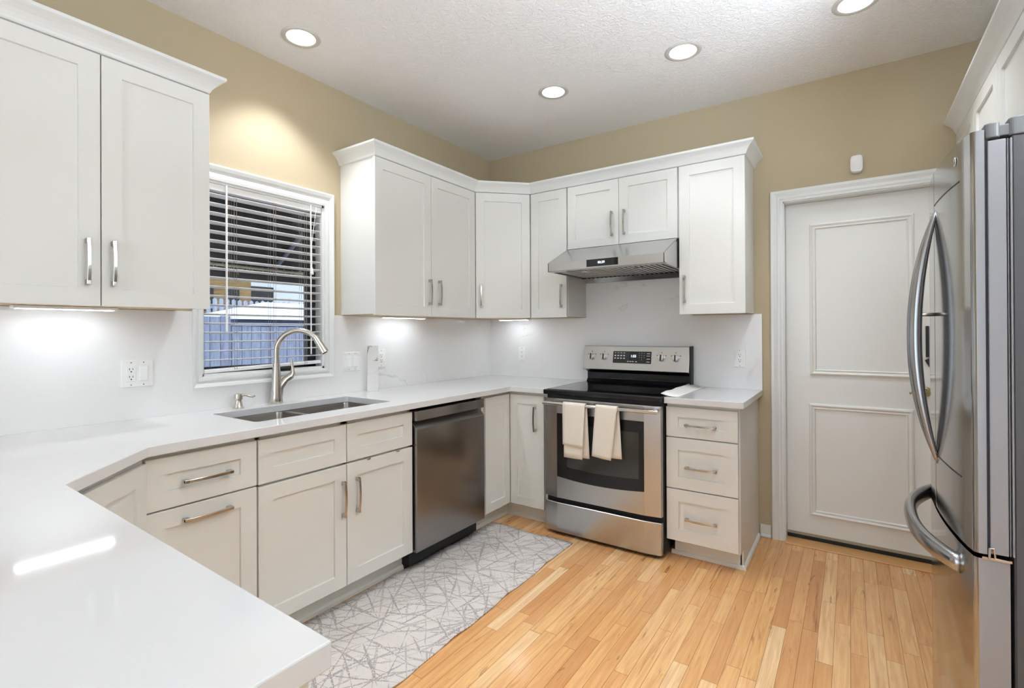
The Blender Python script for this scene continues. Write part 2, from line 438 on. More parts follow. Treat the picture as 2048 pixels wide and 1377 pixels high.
WY0, WY1, WZ0, WZ1 = -2.323, -1.648, 1.075, 2.034        # kitchen window opening
T = 0.15
mb = MB()
mb.box(-T, 0, WY1, 0.15, -0.05, H); mb.box(-T, 0, WY0, WY1, -0.05, WZ0); mb.box(-T, 0, WY0, WY1, WZ1, H)
mb.box(-T, 0, -7.0, WY0, -0.05, H)
struct(mb.build('wall_left', 'wall_paint'), 'tan painted wall with the window above the sink', 'wall')
DX0, DX1, DZ1, DY = 2.243, 2.936, 2.064, 0.07
mb = MB(); mb.box(0, DX0-0.012, 0, 0.15, -0.05, H); mb.box(DX0-0.012, DX1+0.012, 0, 0.15, DZ1+0.012, H); mb.box(DX1+0.012, 3.77, 0, 0.15, -0.05, H)
struct(mb.build('wall_back', 'wall_paint'), 'tan painted wall behind the range and around the white door', 'wall')
mb = MB(); mb.box(3.62, 3.77, -7.0, 0.0, -0.05, H)
struct(mb.build('wall_right', 'rear_wall_paint'), 'pale wall behind the refrigerator', 'wall')
mb = MB(); mb.box(-T, 0.55, -7.15, -7.0, -0.05, H); mb.box(3.45, 3.77, -7.15, -7.0, -0.05, H); mb.box(0.55, 3.45, -7.15, -7.0, 2.25, H)
struct(mb.build('wall_rear', 'rear_wall_paint'), 'pale wall with a wide daylight opening added behind the camera', 'wall')

# ---- kitchen window
w1 = bpy.data.objects.new('window_1', None); COL.objects.link(w1); w1.location = (-0.07, -1.985, WZ0); struct(w1, 'window above the sink with dark sash', 'window')
mb = MB()                                                   # jamb liner + sill
mb.box(-0.14, 0.0, WY0, WY0+0.012, WZ0, WZ1); mb.box(-0.14, 0.0, WY1-0.012, WY1, WZ0, WZ1); mb.box(-0.14, 0.0, WY0, WY1, WZ1-0.012, WZ1); mb.box(-0.14, 0.0, WY0, WY1, WZ0, WZ0+0.012)
mb.build('window_jamb', 'trim_paint', w1)
a, b, c, d = WY0+0.012, WY1-0.012, WZ0+0.012, WZ1-0.012
mb = MB()
mb.box(-0.10, -0.065, a, a+0.03, c, d); mb.box(-0.10, -0.065, b-0.055, b, c, d); mb.box(-0.10, -0.065, a, b, c, c+0.028); mb.box(-0.10, -0.065, a, b, d-0.04, d)
mb.build('window_sash', 'window_bronze', w1)
mb = MB(); mb.box(-0.086, -0.082, a+0.03, b-0.055, c+0.028, d-0.04); mb.build('window_pane', 'glass_pane', w1)
# casing, mitred fluted profile carried round the opening in the wall plane
def casing(name, y0, y1, z0, z1, prof, P, parent=None, sides='full', material='trim_paint', bottom=True):
    mb = MB(); R = []
    corners = [(y0, z0, -1, -1), (y0, z1, -1, 1), (y1, z1, 1, 1), (y1, z0, 1, -1)]
    for (cy, cz, sy, sz) in corners: R.append([P(cy+sy*o, (cz+sz*o) if (bottom or sz > 0) else cz, d) for o, d in prof])
    if bottom: R.append(R[0])
    mb.rings(R, caps=not bottom)
    return mb.build(name, material, parent, bevel=0)
prof = [(0, 0), (0, 0.014), (0.010, 0.016), (0.020, 0.016), (0.026, 0.011), (0.032, 0.011), (0.038, 0.019), (0.050, 0.024), (0.056, 0.024), (0.056, 0)]
pw = lambda k: [(o*k, d) for o, d in prof]
PL = lambda yy, zz, d: (d, yy, zz)
# side/bottom legs are narrower than the head: build head 0.075, sides 0.056
mb = MB()
wo_ = {'l': 0.047, 'r': 0.056, 't': 0.075, 'b': 0.056}
R = []
for (cy, cz, ky, kz) in ((WY0, WZ0, -wo_['l'], -wo_['b']), (WY0, WZ1, -wo_['l'], wo_['t']), (WY1, WZ1, wo_['r'], wo_['t']), (WY1, WZ0, wo_['r'], -wo_['b'])):
    R.append([(d, cy+ky*o/0.056, cz+kz*o/0.056) for o, d in prof])
R.append(R[0]); mb.rings(R, caps=False)
struct(mb.build('trim_1', 'trim_paint'), 'white fluted window casing', 'trim')

# ---- blind inside the window
BX = -0.028
bl = thing('window_blind', (BX, -1.985, 1.09), 'white horizontal slat blind in the window above the sink', 'blind')
ya, yb = WY0+0.014, WY1-0.014
mb = MB(); mb.box(BX-0.028, BX+0.026, ya, yb, WZ1-0.045, WZ1-0.013); mb.build('head_rail', 'blind_white', bl, bevel=0.002)
mb = MB(); nsl = 19; zs0, dzs = 1.150, 0.0455
for i in range(nsl):
    z = zs0 + i*dzs
    R = []
    for yy in (ya+0.004, yb-0.004):
        ring = []
        for k in range(7):
            f = -1+k/3; ring.append((BX+f*0.0245, yy, z + 0.0025*(1-f*f) + f*0.0030 + 0.0013))
        for k in range(6, -1, -1):
            f = -1+k/3; ring.append((BX+f*0.0245, yy, z + 0.0025*(1-f*f) + f*0.0030 - 0.0013))
        R.append(ring)
    mb.rings(R)
mb.build('slats', 'blind_white', bl)
mb = MB(); mb.prism([(BX-0.025, 0), (BX+0.025, 0), (BX+0.025, 0.018), (BX-0.025, 0.018)], 'y', 0, 1)
for v in mb.bm.verts:
    f = v.co.y; v.co.y = ya+0.003 + f*(yb-ya-0.006); v.co.z += 1.088 + 0.016*f
mb.build('bottom_rail', 'blind_white', bl, bevel=0.003)
mb = MB(); mb.tube([(0.012, -2.209, 2.02), (0.012, -2.209, 1.288)], 0.0052, 8); mb.build('tilt_wand', 'blind_white', bl)
mb = MB(); mb.tube([(0.006, -1.737, 2.02), (0.008, -1.733, 1.66)], 0.0018, 6); mb.tube([(0.006, -1.700, 2.02), (0.012, -1.735, 1.80), (0.008, -1.731, 1.66)], 0.0014, 6)
mb.tube([(0.006, -1.737, 2.02), (0.006, -1.737, 1.16)], 0.004, 6); mb.build('lift_cord', 'blind_white', bl)
mb = MB(); mb.lathe([(0.003, 0.042), (0.006, 0.036), (0.011, 0.006), (0.009, 0.0), (0.002, 0.0)], (0.008, -1.733, 1.620), 12); mb.build('tassel', 'blind_white', bl, smooth=True)
for yy in (-2.165, -1.957, -1.772):
    mb = MB()
    for dx in (-0.0265, 0.0265):
        for dy in (0, 0.012): mb.tube([(BX+dx, yy+dy, WZ1-0.045), (BX+dx, yy+dy, 1.10)], 0.0009, 5)
    mb.build('ladder_cord', 'cord_grey', bl)

# ---- unseen rear opening, added behind the camera to let daylight in
w2 = bpy.data.objects.new('daylight_opening', None); COL.objects.link(w2); w2.location = (2.0, -7.05, 0); struct(w2, 'unseen wide opening added behind the camera to let daylight in', 'window')
mb = MB()
for x in (0.55, 1.50, 2.45, 3.40): mb.box(x, x+0.05, -7.1, -7.03, 0, 2.25)
mb.box(0.55, 3.45, -7.1, -7.03, 0, 0.06); mb.box(0.55, 3.45, -7.1, -7.03, 2.19, 2.25); mb.build('opening_frame', 'trim_paint', w2)

# ---- door on the back wall
d1 = bpy.data.objects.new('door_1', None); COL.objects.link(d1); d1.location = ((DX0+DX1)/2, DY, 0.03); struct(d1, 'white two panel door beside the refrigerator', 'door')
mb = MB(); mb.box(DX0+0.002, DX1-0.002, DY, DY+0.04, 0.034, DZ1-0.002); mb.build('door_slab', 'door_paint', d1)
pm = [(0, 0.0), (0.004, 0.010), (0.012, 0.013), (0.018, 0.008), (0.024, 0.006), (0.030, 0.009), (0.034, 0.003), (0.036, 0)]
for x0, x1, z0, z1 in ((2.369, 2.868, 1.013, 1.930), (2.363, 2.862, 0.160, 0.842)):
    mb = MB(); R = []
    for (cx, cz, sx_, sz_) in ((x0, z0, 1, 1), (x0, z1, 1, -1), (x1, z1, -1, -1), (x1, z0, -1, 1)): R.append([(cx+sx_*o, DY-d, cz+sz_*o) for o, d in pm])
    R.append(R[0]); mb.rings(R, caps=False); mb.build('panel_molding', 'door_paint', d1)
mb = MB(); mb.lathe([(0.001, -0.008), (0.024, -0.008), (0.027, -0.003), (0.027, 0)], (2.912, DY, 0.945), 24, 'y')
mb.lathe([(0.009, -0.05), (0.009, -0.006)], (2.912, DY, 0.945), 14, 'y')
mb.tube([(2.914, DY-0.05, 0.945), (2.885, DY-0.052, 0.948), (2.855, DY-0.052, 0.944), (2.838, DY-0.050, 0.936)], [0.009, 0.0075, 0.0065, 0.006], 10)
mb.build('door_lever', 'brass', d1, smooth=True)
mb = MB(); mb.box(2.912, 2.926, DY-0.012, DY, 1.135, 1.305); mb.prism([(2.908, 1.118), (2.926, 1.13), (2.926, 1.08)], 'y', DY-0.012, DY); mb.build('slide_bolt', 'window_bronze', d1, bevel=0.001)
mb = MB(); mb.box(DX0+0.004, DX1-0.004, DY-0.004, DY+0.002, 0.032, 0.048)
mb.build('door_sweep', 'sweep_grey', d1)
mb = MB(); mb.box(DX0-0.004, DX1+0.004, DY+0.006, DY+0.04, 0.004, 0.036); mb.build('gap_blocker', 'black_matte', d1)  # black strip added to stop light leaking through the gap under the door
# jamb + casing
t2 = bpy.data.objects.new('trim_2', None); COL.objects.link(t2); t2.location = ((DX0+DX1)/2, 0, 0); struct(t2, 'white door casing', 'trim')
mb = MB(); mb.box(DX0-0.012, DX0, -0.001, 0.15, 0, DZ1+0.012); mb.box(DX1, DX1+0.012, -0.001, 0.15, 0, DZ1+0.012); mb.box(DX0-0.012, DX1+0.012, -0.001, 0.15, DZ1, DZ1+0.012); mb.build('door_jamb', 'trim_paint', t2)
dp = [(0, 0), (0, 0.012), (0.012, 0.014), (0.018, 0.018), (0.028, 0.018), (0.034, 0.013), (0.042, 0.017), (0.052, 0.022), (0.064, 0.022), (0.068, 0.018), (0.068, 0)]
mb = MB(); R = []
for cx, cz, sx_, sz_ in ((DX0-0.006, 0, -1, 0), (DX0-0.006, DZ1+0.006, -1, 1), (DX1+0.006, DZ1+0.006, 1, 1), (DX1+0.006, 0, 1, 0)):
    R.append([(cx+sx_*o, -d, cz+sz_*o) for o, d in dp])
mb.rings(R); mb.build('door_casing', 'trim_paint', t2)
mb = MB(); mb.box(DX0-0.002, DX1+0.002, -0.045, 0.15, 0.0, 0.006)
struct(mb.build('trim_3', 'threshold_wood', bevel=0.002), 'light wood threshold strip under the white door', 'trim')
mb = MB(); mb.box(2.104, 2.162, -0.010, 0.0, 0.0, 0.075)
struct(mb.build('baseboard_back', 'quartz_cut'), 'short unpainted wall base between cabinet and door casing', 'baseboard')
mb = MB(); mb.box(2.108, 2.164, -0.022, -0.010, 0, 0.02)
struct(mb.build('trim_4', 'trim_paint', bevel=0.004), 'white shoe moulding beside the door casing', 'trim')

# ================================================================== BASE CABINETS
CT = 0.914; CZ = 0.880             # counter top, counter underside
FX = 0.62                          # carcass front plane
def body(parent, boxes, name='body'):
    mb = MB()
    for b_ in boxes: mb.box(*b_)
    return mb.build(name, 'cabinet_paint', parent, bevel=0.0008)
def toe(parent, path):
    """toe board with a small shoe moulding, on a floor-plan path"""
    mb = MB(); mb.sweep(path, [(0, 0), (0.013, 0), (0.013, 0.014), (0.006, 0.022), (0.0, 0.024), (0.0, 0.105), (-0.012, 0.105), (-0.012, 0)])
    return mb.build('toe_kick', 'cabinet_paint', parent)

# pull-out base beside the angled corner
t = thing('base_cabinet', (0.32, -2.59, 0), 'white base cabinet with two long bar handles, left of the sink cabinet', 'cabinet')
body(t, [(0.02, FX, -2.780, -2.400, 0.105, CZ-0.001)])
front('drawer', t, (FX, -2.777, 0.684), Y, X, 0.375, 0.176, (0.193, 0.082, Y))
front('door', t, (FX, -2.777, 0.112), Y, X, 0.375, 0.566, (0.193, 0.519, Y))
toe(t, [(0.555, -2.780), (0.555, -2.400)])
# sink base
t = thing('sink_cabinet', (0.32, -1.98, 0), 'white sink base cabinet with two false drawer fronts over two doors', 'cabinet')
body(t, [(0.02, FX, -2.398, -2.380, 0.105, CZ-0.001), (0.02, FX, -1.576, -1.558, 0.105, CZ-0.001), (0.02, FX, -2.398, -1.558, 0.105, 0.125), (0.02, 0.03, -2.398, -1.558, 0.105, CZ-0.001), (FX-0.02, FX, -2.398, -1.558, 0.66, CZ), (FX-0.02, FX, -2.0, -1.96, 0.105, CZ-0.001)])
front('false_front', t, (FX, -2.395, 0.682), Y, X, 0.414, 0.176)
front('false_front', t, (FX, -1.977, 0.682), Y, X, 0.416, 0.176)
front('door', t, (FX, -2.395, 0.110), Y, X, 0.414, 0.562, (0.392, 0.408, Z))
dd = front('door', t, (FX, -1.977, 0.110), Y, X, 0.416, 0.562, (0.053, 0.408, Z))
for yy in (-1.852, -1.665):
    mb = MB(); mb.obox((FX+0.021, yy, 0.672), Y, Z, X, 0.010, 0.006, 0.005); mb.build('bumper', 'pull_nickel', dd, bevel=0.002)
toe(t, [(0.555, -2.398), (0.555, -1.558)])
# corner base with folding leaf doors
t = thing('corner_cabinet', (0.45, -0.45, 0), 'white corner base cabinet with two leaf doors between dishwasher and range', 'cabinet')
mb = MB(); mb.prism([(0.02, -0.02), (0.02, -0.935), (FX, -0.935), (FX, -FX), (0.932, -FX), (0.932, -0.02)], 'z', 0.105, CZ-0.001); mb.build('body', 'cabinet_paint', t, bevel=0.0008)
front('door', t, (FX, -0.917, 0.112), Y, X, 0.274, 0.746, None, 0.058)
front('door', t, (0.643, -FX, 0.112), X, -Y, 0.268, 0.746, (0.204, 0.592, Z), 0.058)
toe(t, [(0.555, -0.935), (0.555, -0.555), (0.932, -0.555)])
# drawer base right of the range
t = thing('drawer_cabinet', (1.90, -0.30, 0), 'white three drawer base cabinet between range and white door', 'cabinet')
body(t, [(1.712, 2.092, -FX, -0.02, 0.105, CZ-0.001), (1.73, 2.086, -0.545, -0.02, 0.0, 0.105), (2.086, 2.0935, -FX+0.005, -0.0, 0.105, CZ-0.001)])
body(t, [(2.078, 2.0935, -0.545, 0.0, 0.0, 0.106)], 'side_panel')
for z0, z1, hz in ((0.694, 0.860, 0.765), (0.406, 0.688, 0.530), (0.114, 0.400, 0.245)):
    front('drawer', t, (1.712, -FX, z0), X, -Y, 0.374, z1-z0, (0.187, hz-z0, X), 0.066)
mb = MB(); mb.sweep([(1.712, -0.542), (2.0935, -0.542), (2.0935, -0.022)], [(0, 0), (0.013, 0), (0.013, 0.012), (0.007, 0.02), (0.0, 0.022)])
mb.build('shoe_molding', 'cabinet_paint', t)
# angled corner base
q = math.sqrt(0.5)
t = thing('angled_cabinet', (0.45, -3.05, 0), 'white angled base cabinet tucked in the corner of the peninsula', 'cabinet')
mb = MB(); mb.prism([(0.02, -2.782), (0.632, -2.782), (0.925, -3.075), (0.925, -3.70), (0.02, -3.70)], 'z', 0.105, CZ-0.001); mb.build('body', 'cabinet_paint', t)
front('door', t, (0.636+0.008, -2.786-0.008, 0.112), Vector((q, -q, 0)), Vector((q, q, 0)), 0.385, 0.742)
toe(t, [(0.925, -3.13), (0.61, -2.815), (0.57, -2.782)])
# peninsula base
t = thing('peninsula_cabinet', (1.48, -3.4, 0), 'white peninsula base cabinet under the near end of the worktop', 'cabinet')
body(t, [(0.93, 2.02, -3.70, -3.11, 0.105, CZ-0.001), (0.93, 2.0, -3.68, -3.17, 0, 0.105)])
body(t, [(2.02, 2.034, -3.72, -3.095, 0, CZ)], 'end_panel')
front('door', t, (1.44, -3.11, 0.112), -X, Y, 0.49, 0.742); front('door', t, (1.94, -3.11, 0.112), -X, Y, 0.49, 0.742)

# ================================================================== WORKTOPS
def slab(outline, hole, z0, z1):
    mb = MB(); bm = mb.bm
    def lp(pts):
        vs = [bm.verts.new((p[0], p[1], z1)) for p in pts]
        return [bm.edges.new((vs[i], vs[(i+1) % len(vs)])) for i in range(len(vs))]
    es = lp(outline)
    if hole: es += lp(hole)
    bmesh.ops.triangle_fill(bm, edges=es, use_beauty=True)
    bmesh.ops.recalc_face_normals(bm, faces=bm.faces)
    fs = list(bm.faces)
    if fs[0].normal.z < 0: bmesh.ops.reverse_faces(bm, faces=fs)
    r = bmesh.ops.extrude_face_region(bm, geom=fs)
    for e in r['geom']:
        if isinstance(e, bmesh.types.BMVert): e.co.z = z0
    return mb
def rrect(x0, x1, y0, y1, r, k=5):
    out = []
    for cx, cy, a0 in ((x1-r, y1-r, 0), (x0+r, y1-r, 90), (x0+r, y0+r, 180), (x1-r, y0+r, 270)):
        for i in range(k+1):
            a = math.radians(a0+90*i/k); out.append((cx+r*math.cos(a), cy+r*math.sin(a)))
    return out
SINK = (0.150, 0.536, -2.346, -1.605)
outer = [(0, 0), (0, -3.95), (2.055, -3.95), (2.055, -3.078), (0.975, -3.060), (0.685, -2.785), (0.676, -2.70), (0.676, -0.676), (0.937, -0.676), (0.937, 0)]
o = slab(outer, rrect(*SINK, 0.02), CZ, CT).build('worktop', 'quartz_top', bevel=0.0025, seg=2)
tag(o, 'white quartz worktop running from the range past the sink and along the peninsula', 'worktop')
o = slab([(1.711, 0), (1.711, -0.676), (2.120, -0.676), (2.120, 0)], None, CZ, CT).build('worktop', 'quartz_top', bevel=0.0025, seg=2)
tag(o, 'short white quartz worktop right of the range', 'worktop')
# splashbacks
SZ = 1.388
mb = MB(); mb.prism([(-3.95, CT), (0, CT), (0, SZ), (-1.5925, SZ), (-1.5925, 1.0195), (-2.3695, 1.0195), (-2.3695, SZ), (-3.95, SZ)], 'x', 0.0005, 0.02)
tag(mb.build('backsplash', 'quartz_splash', bevel=0.0008), 'white quartz backsplash on the window wall', 'backsplash')
mb = MB(); mb.prism([(0.02, CT), (2.12, CT), (2.12, SZ), (1.6995, SZ), (1.6995, 1.862), (0.921, 1.862), (0.921, SZ), (0.02, SZ)], 'y', -0.02, -0.0005)
tag(mb.build('backsplash', 'quartz_splash', bevel=0.0008), 'veined white quartz backsplash behind the range', 'backsplash')

# ---- sink
t = thing('kitchen_sink', (0.343, -1.975, 0.68), 'stainless double bowl undermount sink in the worktop below the window', 'sink')
def bowl(y0, y1, deep):
    mb = MB(); x0, x1 = 0.142, 0.544; R = []
    for ins, z in ((-0.014, CZ-0.001), (0.0, CZ-0.001), (0.003, CZ-0.012), (0.006, CZ-deep+0.03), (0.016, CZ-deep+0.008), (0.04, CZ-deep), (0.15, CZ-deep-0.003)):
        R.append([(p[0], p[1], z) for p in rrect(x0+ins, x1-ins, y0+ins, y1-ins, max(0.012, 0.028-abs(ins)*0.3))])
    vs = [[mb.bm.verts.new(p) for p in r] for r in R]; n = len(vs[0])
    for a_, b_ in zip(vs, vs[1:]):
        for i in range(n): mb.bm.faces.new((a_[i], a_[(i+1) % n], b_[(i+1) % n], b_[i]))
    mb.bm.faces.new(vs[-1])
    return mb
bowl(-2.350, -2.005, 0.20).build('bowl', 'sink_steel', t, smooth='auto')
bowl(-1.975, -1.598, 0.21).build('bowl', 'sink_steel', t, smooth='auto')
mb = MB(); mb.box(0.148, 0.538, -2.0065, -1.9735, CZ-0.05, CZ-0.004); mb.build('divider', 'stainless', t, bevel=0.004)
for yy, dz in ((-2.18, 0.20), (-1.79, 0.21)):
    mb = MB(); mb.lathe([(0.05, 0.003), (0.045, 0.005), (0.032, 0.002), (0.01, 0.001)], (0.343, yy, CZ-dz-0.002), 20); mb.build('drain', 'chrome', t)

# ---- faucet
fb = Vector((0.081, -1.992, CT)); tip = Vector((0.235, -1.834, 0)); hd = Vector((tip.x-fb.x, tip.y-fb.y, 0)); span = hd.length; hd.normalize()
t = thing('kitchen_faucet', fb, 'tall brushed nickel pull-down faucet standing behind the sink', 'faucet')
mb = MB()
mb.lathe([(0.031, 0.0), (0.032, 0.003), (0.0305, 0.03), (0.0255, 0.10), (0.0205, 0.17), (0.0175, 0.215), (0.0155, 0.2155)], fb, 28)
sd = Vector((0.20, 0.98, 0)).normalized()
mb.tube([fb+Z*0.035+sd*0.008, fb+Z*0.085+sd*0.017, fb+Z*0.120+sd*0.045, fb+Z*0.137+sd*0.070], [0.024, 0.0225, 0.0185, 0.0165], 16)
mb.build('faucet_body', 'nickel', t, smooth='auto')
R_ = span/2; top = 1.311-0.0145-CT; pts = [fb+Z*0.21]
zc = top-R_*1.0
for i in range(6): pts.append(fb+Z*(0.21+(zc-0.21)*(i+1)/6))
for i in range(1, 19):
    a = PI*i/18*0.86; pts.append(fb + hd*(R_*(1-math.cos(a))) + Z*(zc + R_*math.sin(a)))
mb = MB(); mb.tube(pts, [0.0152]*2+[0.0145]*(len(pts)-2), 18); mb.build('spout', 'nickel', t, smooth='auto')
e = pts[-1]; dv = (pts[-1]-pts[-2]).normalized()
mb = MB(); mb.tube([e-dv*0.035, e-dv*0.034, e+dv*0.03, e+dv*0.062, e+dv*0.064], [0.015, 0.0165, 0.020, 0.0225, 0.018], 18); sh = mb.build('spray_head', 'nickel', t, smooth='auto')
mb = MB(); mb.tube([e+dv*0.060, e+dv*0.068], [0.0145, 0.013], 16); mb.build('spray_face', 'black_matte', sh)
hj = fb+Z*0.137+sd*0.070
mb = MB(); mb.tube([hj-sd*0.012-Z*0.012, hj+sd*0.006+Z*0.002, hj+sd*0.014+Z*0.018, hj+sd*0.012+Z*0.05, hj+sd*0.008+Z*0.093], [0.0162, 0.0165, 0.0125, 0.0075, 0.0055], 14)
mb.build('lever', 'nickel', t, smooth='auto')
# soap pump
sp = Vector((0.086, -2.191, CT))
t = thing('soap_dispenser', sp, 'short brushed nickel soap pump set in the worktop left of the faucet', 'soap dispenser')
mb = MB(); mb.lathe([(0.024, 0), (0.0245, 0.003), (0.020, 0.010), (0.0155, 0.030), (0.0145, 0.040), (0.0165, 0.041)], sp, 24); mb.build('base', 'nickel', t, smooth='auto')
mb = MB(); mb.lathe([(0.0165, 0.041), (0.0185, 0.043), (0.0190, 0.060), (0.0175, 0.070), (0.006, 0.0725)], sp, 24)
mb.tube([sp+Z*0.062+hd*0.008, sp+Z*0.066+hd*0.03, sp+Z*0.058+hd*0.05, sp+Z*0.054+hd*0.064, sp+Z*0.059+hd*0.075], [0.0085, 0.0072, 0.0055, 0.005, 0.0042], 12)
mb.build('pump_head', 'nickel', t, smooth='auto')

# ---- offcut standing against the wall
t = Vector((0.105, -1.372, CT)); a_ = Vector((0.038, 0.055, 0)).normalized(); n_ = Vector((0.055, -0.038, 0)).normalized()
mb = MB(); mb.obox(t+Z*0.143-n_*0.010, a_, Z, n_, 0.0335, 0.143, 0.010)
m = quartz('quartz_offcut', 0.3, srgb(232, 231, 228))
v = coords(m); vn = math_(m, 'ABSOLUTE', math_(m, 'SUBTRACT', noise(m, v, 9, 4, 0.6, 1.0), 0.5))
zz = N(m, 'ShaderNodeSeparateXYZ'); L(m, v, zz.inputs[0])
msk = math_(m, 'MULTIPLY', ramp(m, vn, [(0, (1, 1, 1)), (0.03, (0, 0, 0))]), math_(m, 'GREATER_THAN', zz.outputs[2], 1.105))
old = bsdf(m).inputs['Base Color'].links[0].from_socket
L(m, mixc(m, msk, old, srgb(150, 120, 78)), bsdf(m).inputs['Base Color'])
tag(mb.build('quartz_offcut', m, bevel=0.001), 'narrow upright strip of veined quartz standing before an outlet', 'stone offcut')

# ================================================================== OUTLETS AND SWITCHES
def plate(name, label, cat, O, U, Nn, w, h, gangs):
    """cover plate with decora inserts; gangs = list of 'o' (outlet) or 's' (switch); O = centre on the splash face"""
    O = Vector(O); t = thing(name, O-Z*h/2, label, cat)
    mb = MB(); mb.obox(O+Nn*0.003, U, Z, Nn, w/2, h/2, 0.003); mb.build('cover_plate', 'white_plastic', t, bevel=0.002, seg=2)
    n = len(gangs)
    for i, g_ in enumerate(gangs):
        c = O + U*((i-(n-1)/2)*0.046)
        mb = MB(); mb.obox(c+Nn*0.0068, U, Z, Nn, 0.0165, 0.0335, 0.0012)
        if g_ == 'o':
            r = mb.build('receptacle', 'white_plastic', t, bevel=0.0008)
            mb = MB()
            for s in (-1, 1):
                k = c + Z*(0.0165*s) + Nn*0.0082
                mb.obox(k+U*(-0.006)+Z*0.004, U, Z, Nn, 0.0011, 0.0042, 0.0003); mb.obox(k+U*0.006+Z*0.004, U, Z, Nn, 0.0011, 0.0035, 0.0003)
                mb.obox(k-Z*0.007, U, Z, Nn, 0.0025, 0.0025, 0.0003)
            mb.build('slots', 'slot_dark', r)
        else:
            r = mb.build('rocker_frame', 'white_plastic', t, bevel=0.0008)
            mb = MB(); a = c+Nn*0.008
            mb.rings([[a-U*0.0135-Z*0.031, a+U*0.0135-Z*0.031, a+U*0.0135-Z*0.031+Nn*0.005, a-U*0.0135-Z*0.031+Nn*0.005], [a-U*0.0135+Z*0.031, a+U*0.0135+Z*0.031, a+U*0.0135+Z*0.031+Nn*0.001, a-U*0.0135+Z*0.031+Nn*0.001]])
            mb.build('rocker', 'white_plastic', r, bevel=0.0008)
        for s in (-1, 1):
            mb = MB(); mb.obox(c+Z*s*(h/2-0.009)+Nn*0.0062, U, Z, Nn, 0.0022, 0.0022, 0.0006); mb.build('screw', 'grey_plastic', t)
    return t
plate('outlet_plate', 'white combined outlet and switch plate on the backsplash under the left wall cabinet', 'outlet', (0.02, -2.590, 1.111), Y, X, 0.117, 0.114, 'os')
plate('switch_plate', 'white double rocker switch plate on the backsplash right of the window', 'light switch', (0.02, -1.467, 1.105), Y, X, 0.119, 0.114, 'ss')
plate('outlet_plate', 'white outlet half hidden behind the upright quartz strip', 'outlet', (0.02, -1.236, 1.115), Y, X, 0.072, 0.116, 'o')
plate('outlet_plate', 'white outlet on the backsplash between the corner and the range', 'outlet', (0.343, -0.02, 1.100), X, -Y, 0.070, 0.118, 'o')
plate('outlet_plate', 'white outlet on the backsplash above the short right worktop', 'outlet', (1.993, -0.02, 1.111), X, -Y, 0.070, 0.116, 'o')

# ================================================================== WALL CABINETS
UZ0, UZ1 = 1.392, 2.310; UF = 0.306
DZ0, DZT = 1.386, 2.300
def ubody(parent, outline, z0=UZ0, z1=UZ1):
    mb = MB(); mb.prism(outline, 'z', z0, z1); return mb.build('body', 'cabinet_paint', parent, bevel=0.0008)
def ubottom(parent, outline, z=UZ0):
    mb = MB(); mb.prism(outline, 'z', z-0.003, z+0.0005); return mb.build('bottom_panel', 'cabinet_inside', parent)
DH = DZT-DZ0
t = thing('wall_cabinet', (0.15, -2.81, UZ0), 'white two door wall cabinet left of the window', 'cabinet')
ubody(t, [(0.001, -3.178), (UF, -3.178), (UF, -2.434), (0.001, -2.434)]); ubottom(t, [(0.03, -3.16), (UF-0.015, -3.16), (UF-0.015, -2.45), (0.03, -2.45)])
front('door', t, (UF, -3.176, DZ0), Y, X, 0.3725, DH, (0.333, 0.156, Z)); front('door', t, (UF, -2.800, DZ0), Y, X, 0.3695, DH, (0.032, 0.156, Z))
t = thing('wall_cabinet', (0.15, -1.07, UZ0), 'white two door wall cabinet right of the window', 'cabinet')
ubody(t, [(0.001, -1.531), (UF, -1.531), (UF, -0.613), (0.001, -0.613)]); ubottom(t, [(0.03, -1.515), (UF-0.015, -1.515), (UF-0.015, -0.63), (0.03, -0.63)])
front('door', t, (UF, -1.541, DZ0), Y, X, 0.463, DH, (0.441, 0.156, Z)); front('door', t, (UF, -1.0745, DZ0), Y, X, 0.456, DH, (0.066, 0.156, Z))
t = thing('corner_wall_cabinet', (0.25, -0.25, UZ0), 'white diagonal corner wall cabinet with a single door', 'cabinet')
ubody(t, [(0.001, -0.6125), (UF, -0.6125), (0.6125, -UF), (0.6125, -0.001), (0.001, -0.001)])
ubottom(t, [(0.03, -0.59), (UF-0.02, -0.59), (0.59, -UF+0.02), (0.59, -0.03), (0.03, -0.03)])
front('door', t, (UF+0.011, -0.6125+0.011, DZ0), Vector((q, q, 0)), Vector((q, -q, 0)), 0.402, DH, (0.034, 0.156, Z))
t = thing('wall_cabinet', (0.77, -0.15, UZ0), 'narrow white single door wall cabinet left of the range hood', 'cabinet')
ubody(t, [(0.613, -UF), (0.9205, -UF), (0.9205, -0.001), (0.613, -0.001)]); ubottom(t, [(0.63, -UF+0.015), (0.905, -UF+0.015), (0.905, -0.03), (0.63, -0.03)])
front('door', t, (0.622, -UF, DZ0), X, -Y, 0.296, DH, (0.257, 0.152, Z))
t = thing('wall_cabinet', (1.31, -0.15, 1.86), 'short white two door wall cabinet directly above the range hood', 'cabinet')
ubody(t, [(0.921, -UF), (1.699, -UF), (1.699, -0.001), (0.921, -0.001)], 1.864)
front('door', t, (0.929, -UF, 1.862), X, -Y, 0.379, DZT-1.862, (0.334, 0.141, Z)); front('door', t, (1.311, -UF, 1.862), X, -Y, 0.381, DZT-1.862, (0.039, 0.141, Z))
t = thing('wall_cabinet', (1.88, -0.15, UZ0), 'white single door wall cabinet right of the range hood', 'cabinet')
ubody(t, [(1.6995, -UF), (2.0735, -UF), (2.0735, -0.001), (1.6995, -0.001)]); ubottom(t, [(1.72, -UF+0.015), (2.06, -UF+0.015), (2.06, -0.03), (1.72, -0.03)])
front('door', t, (1.702, -UF, DZ0), X, -Y, 0.374, DH, (0.034, 0.155, Z))
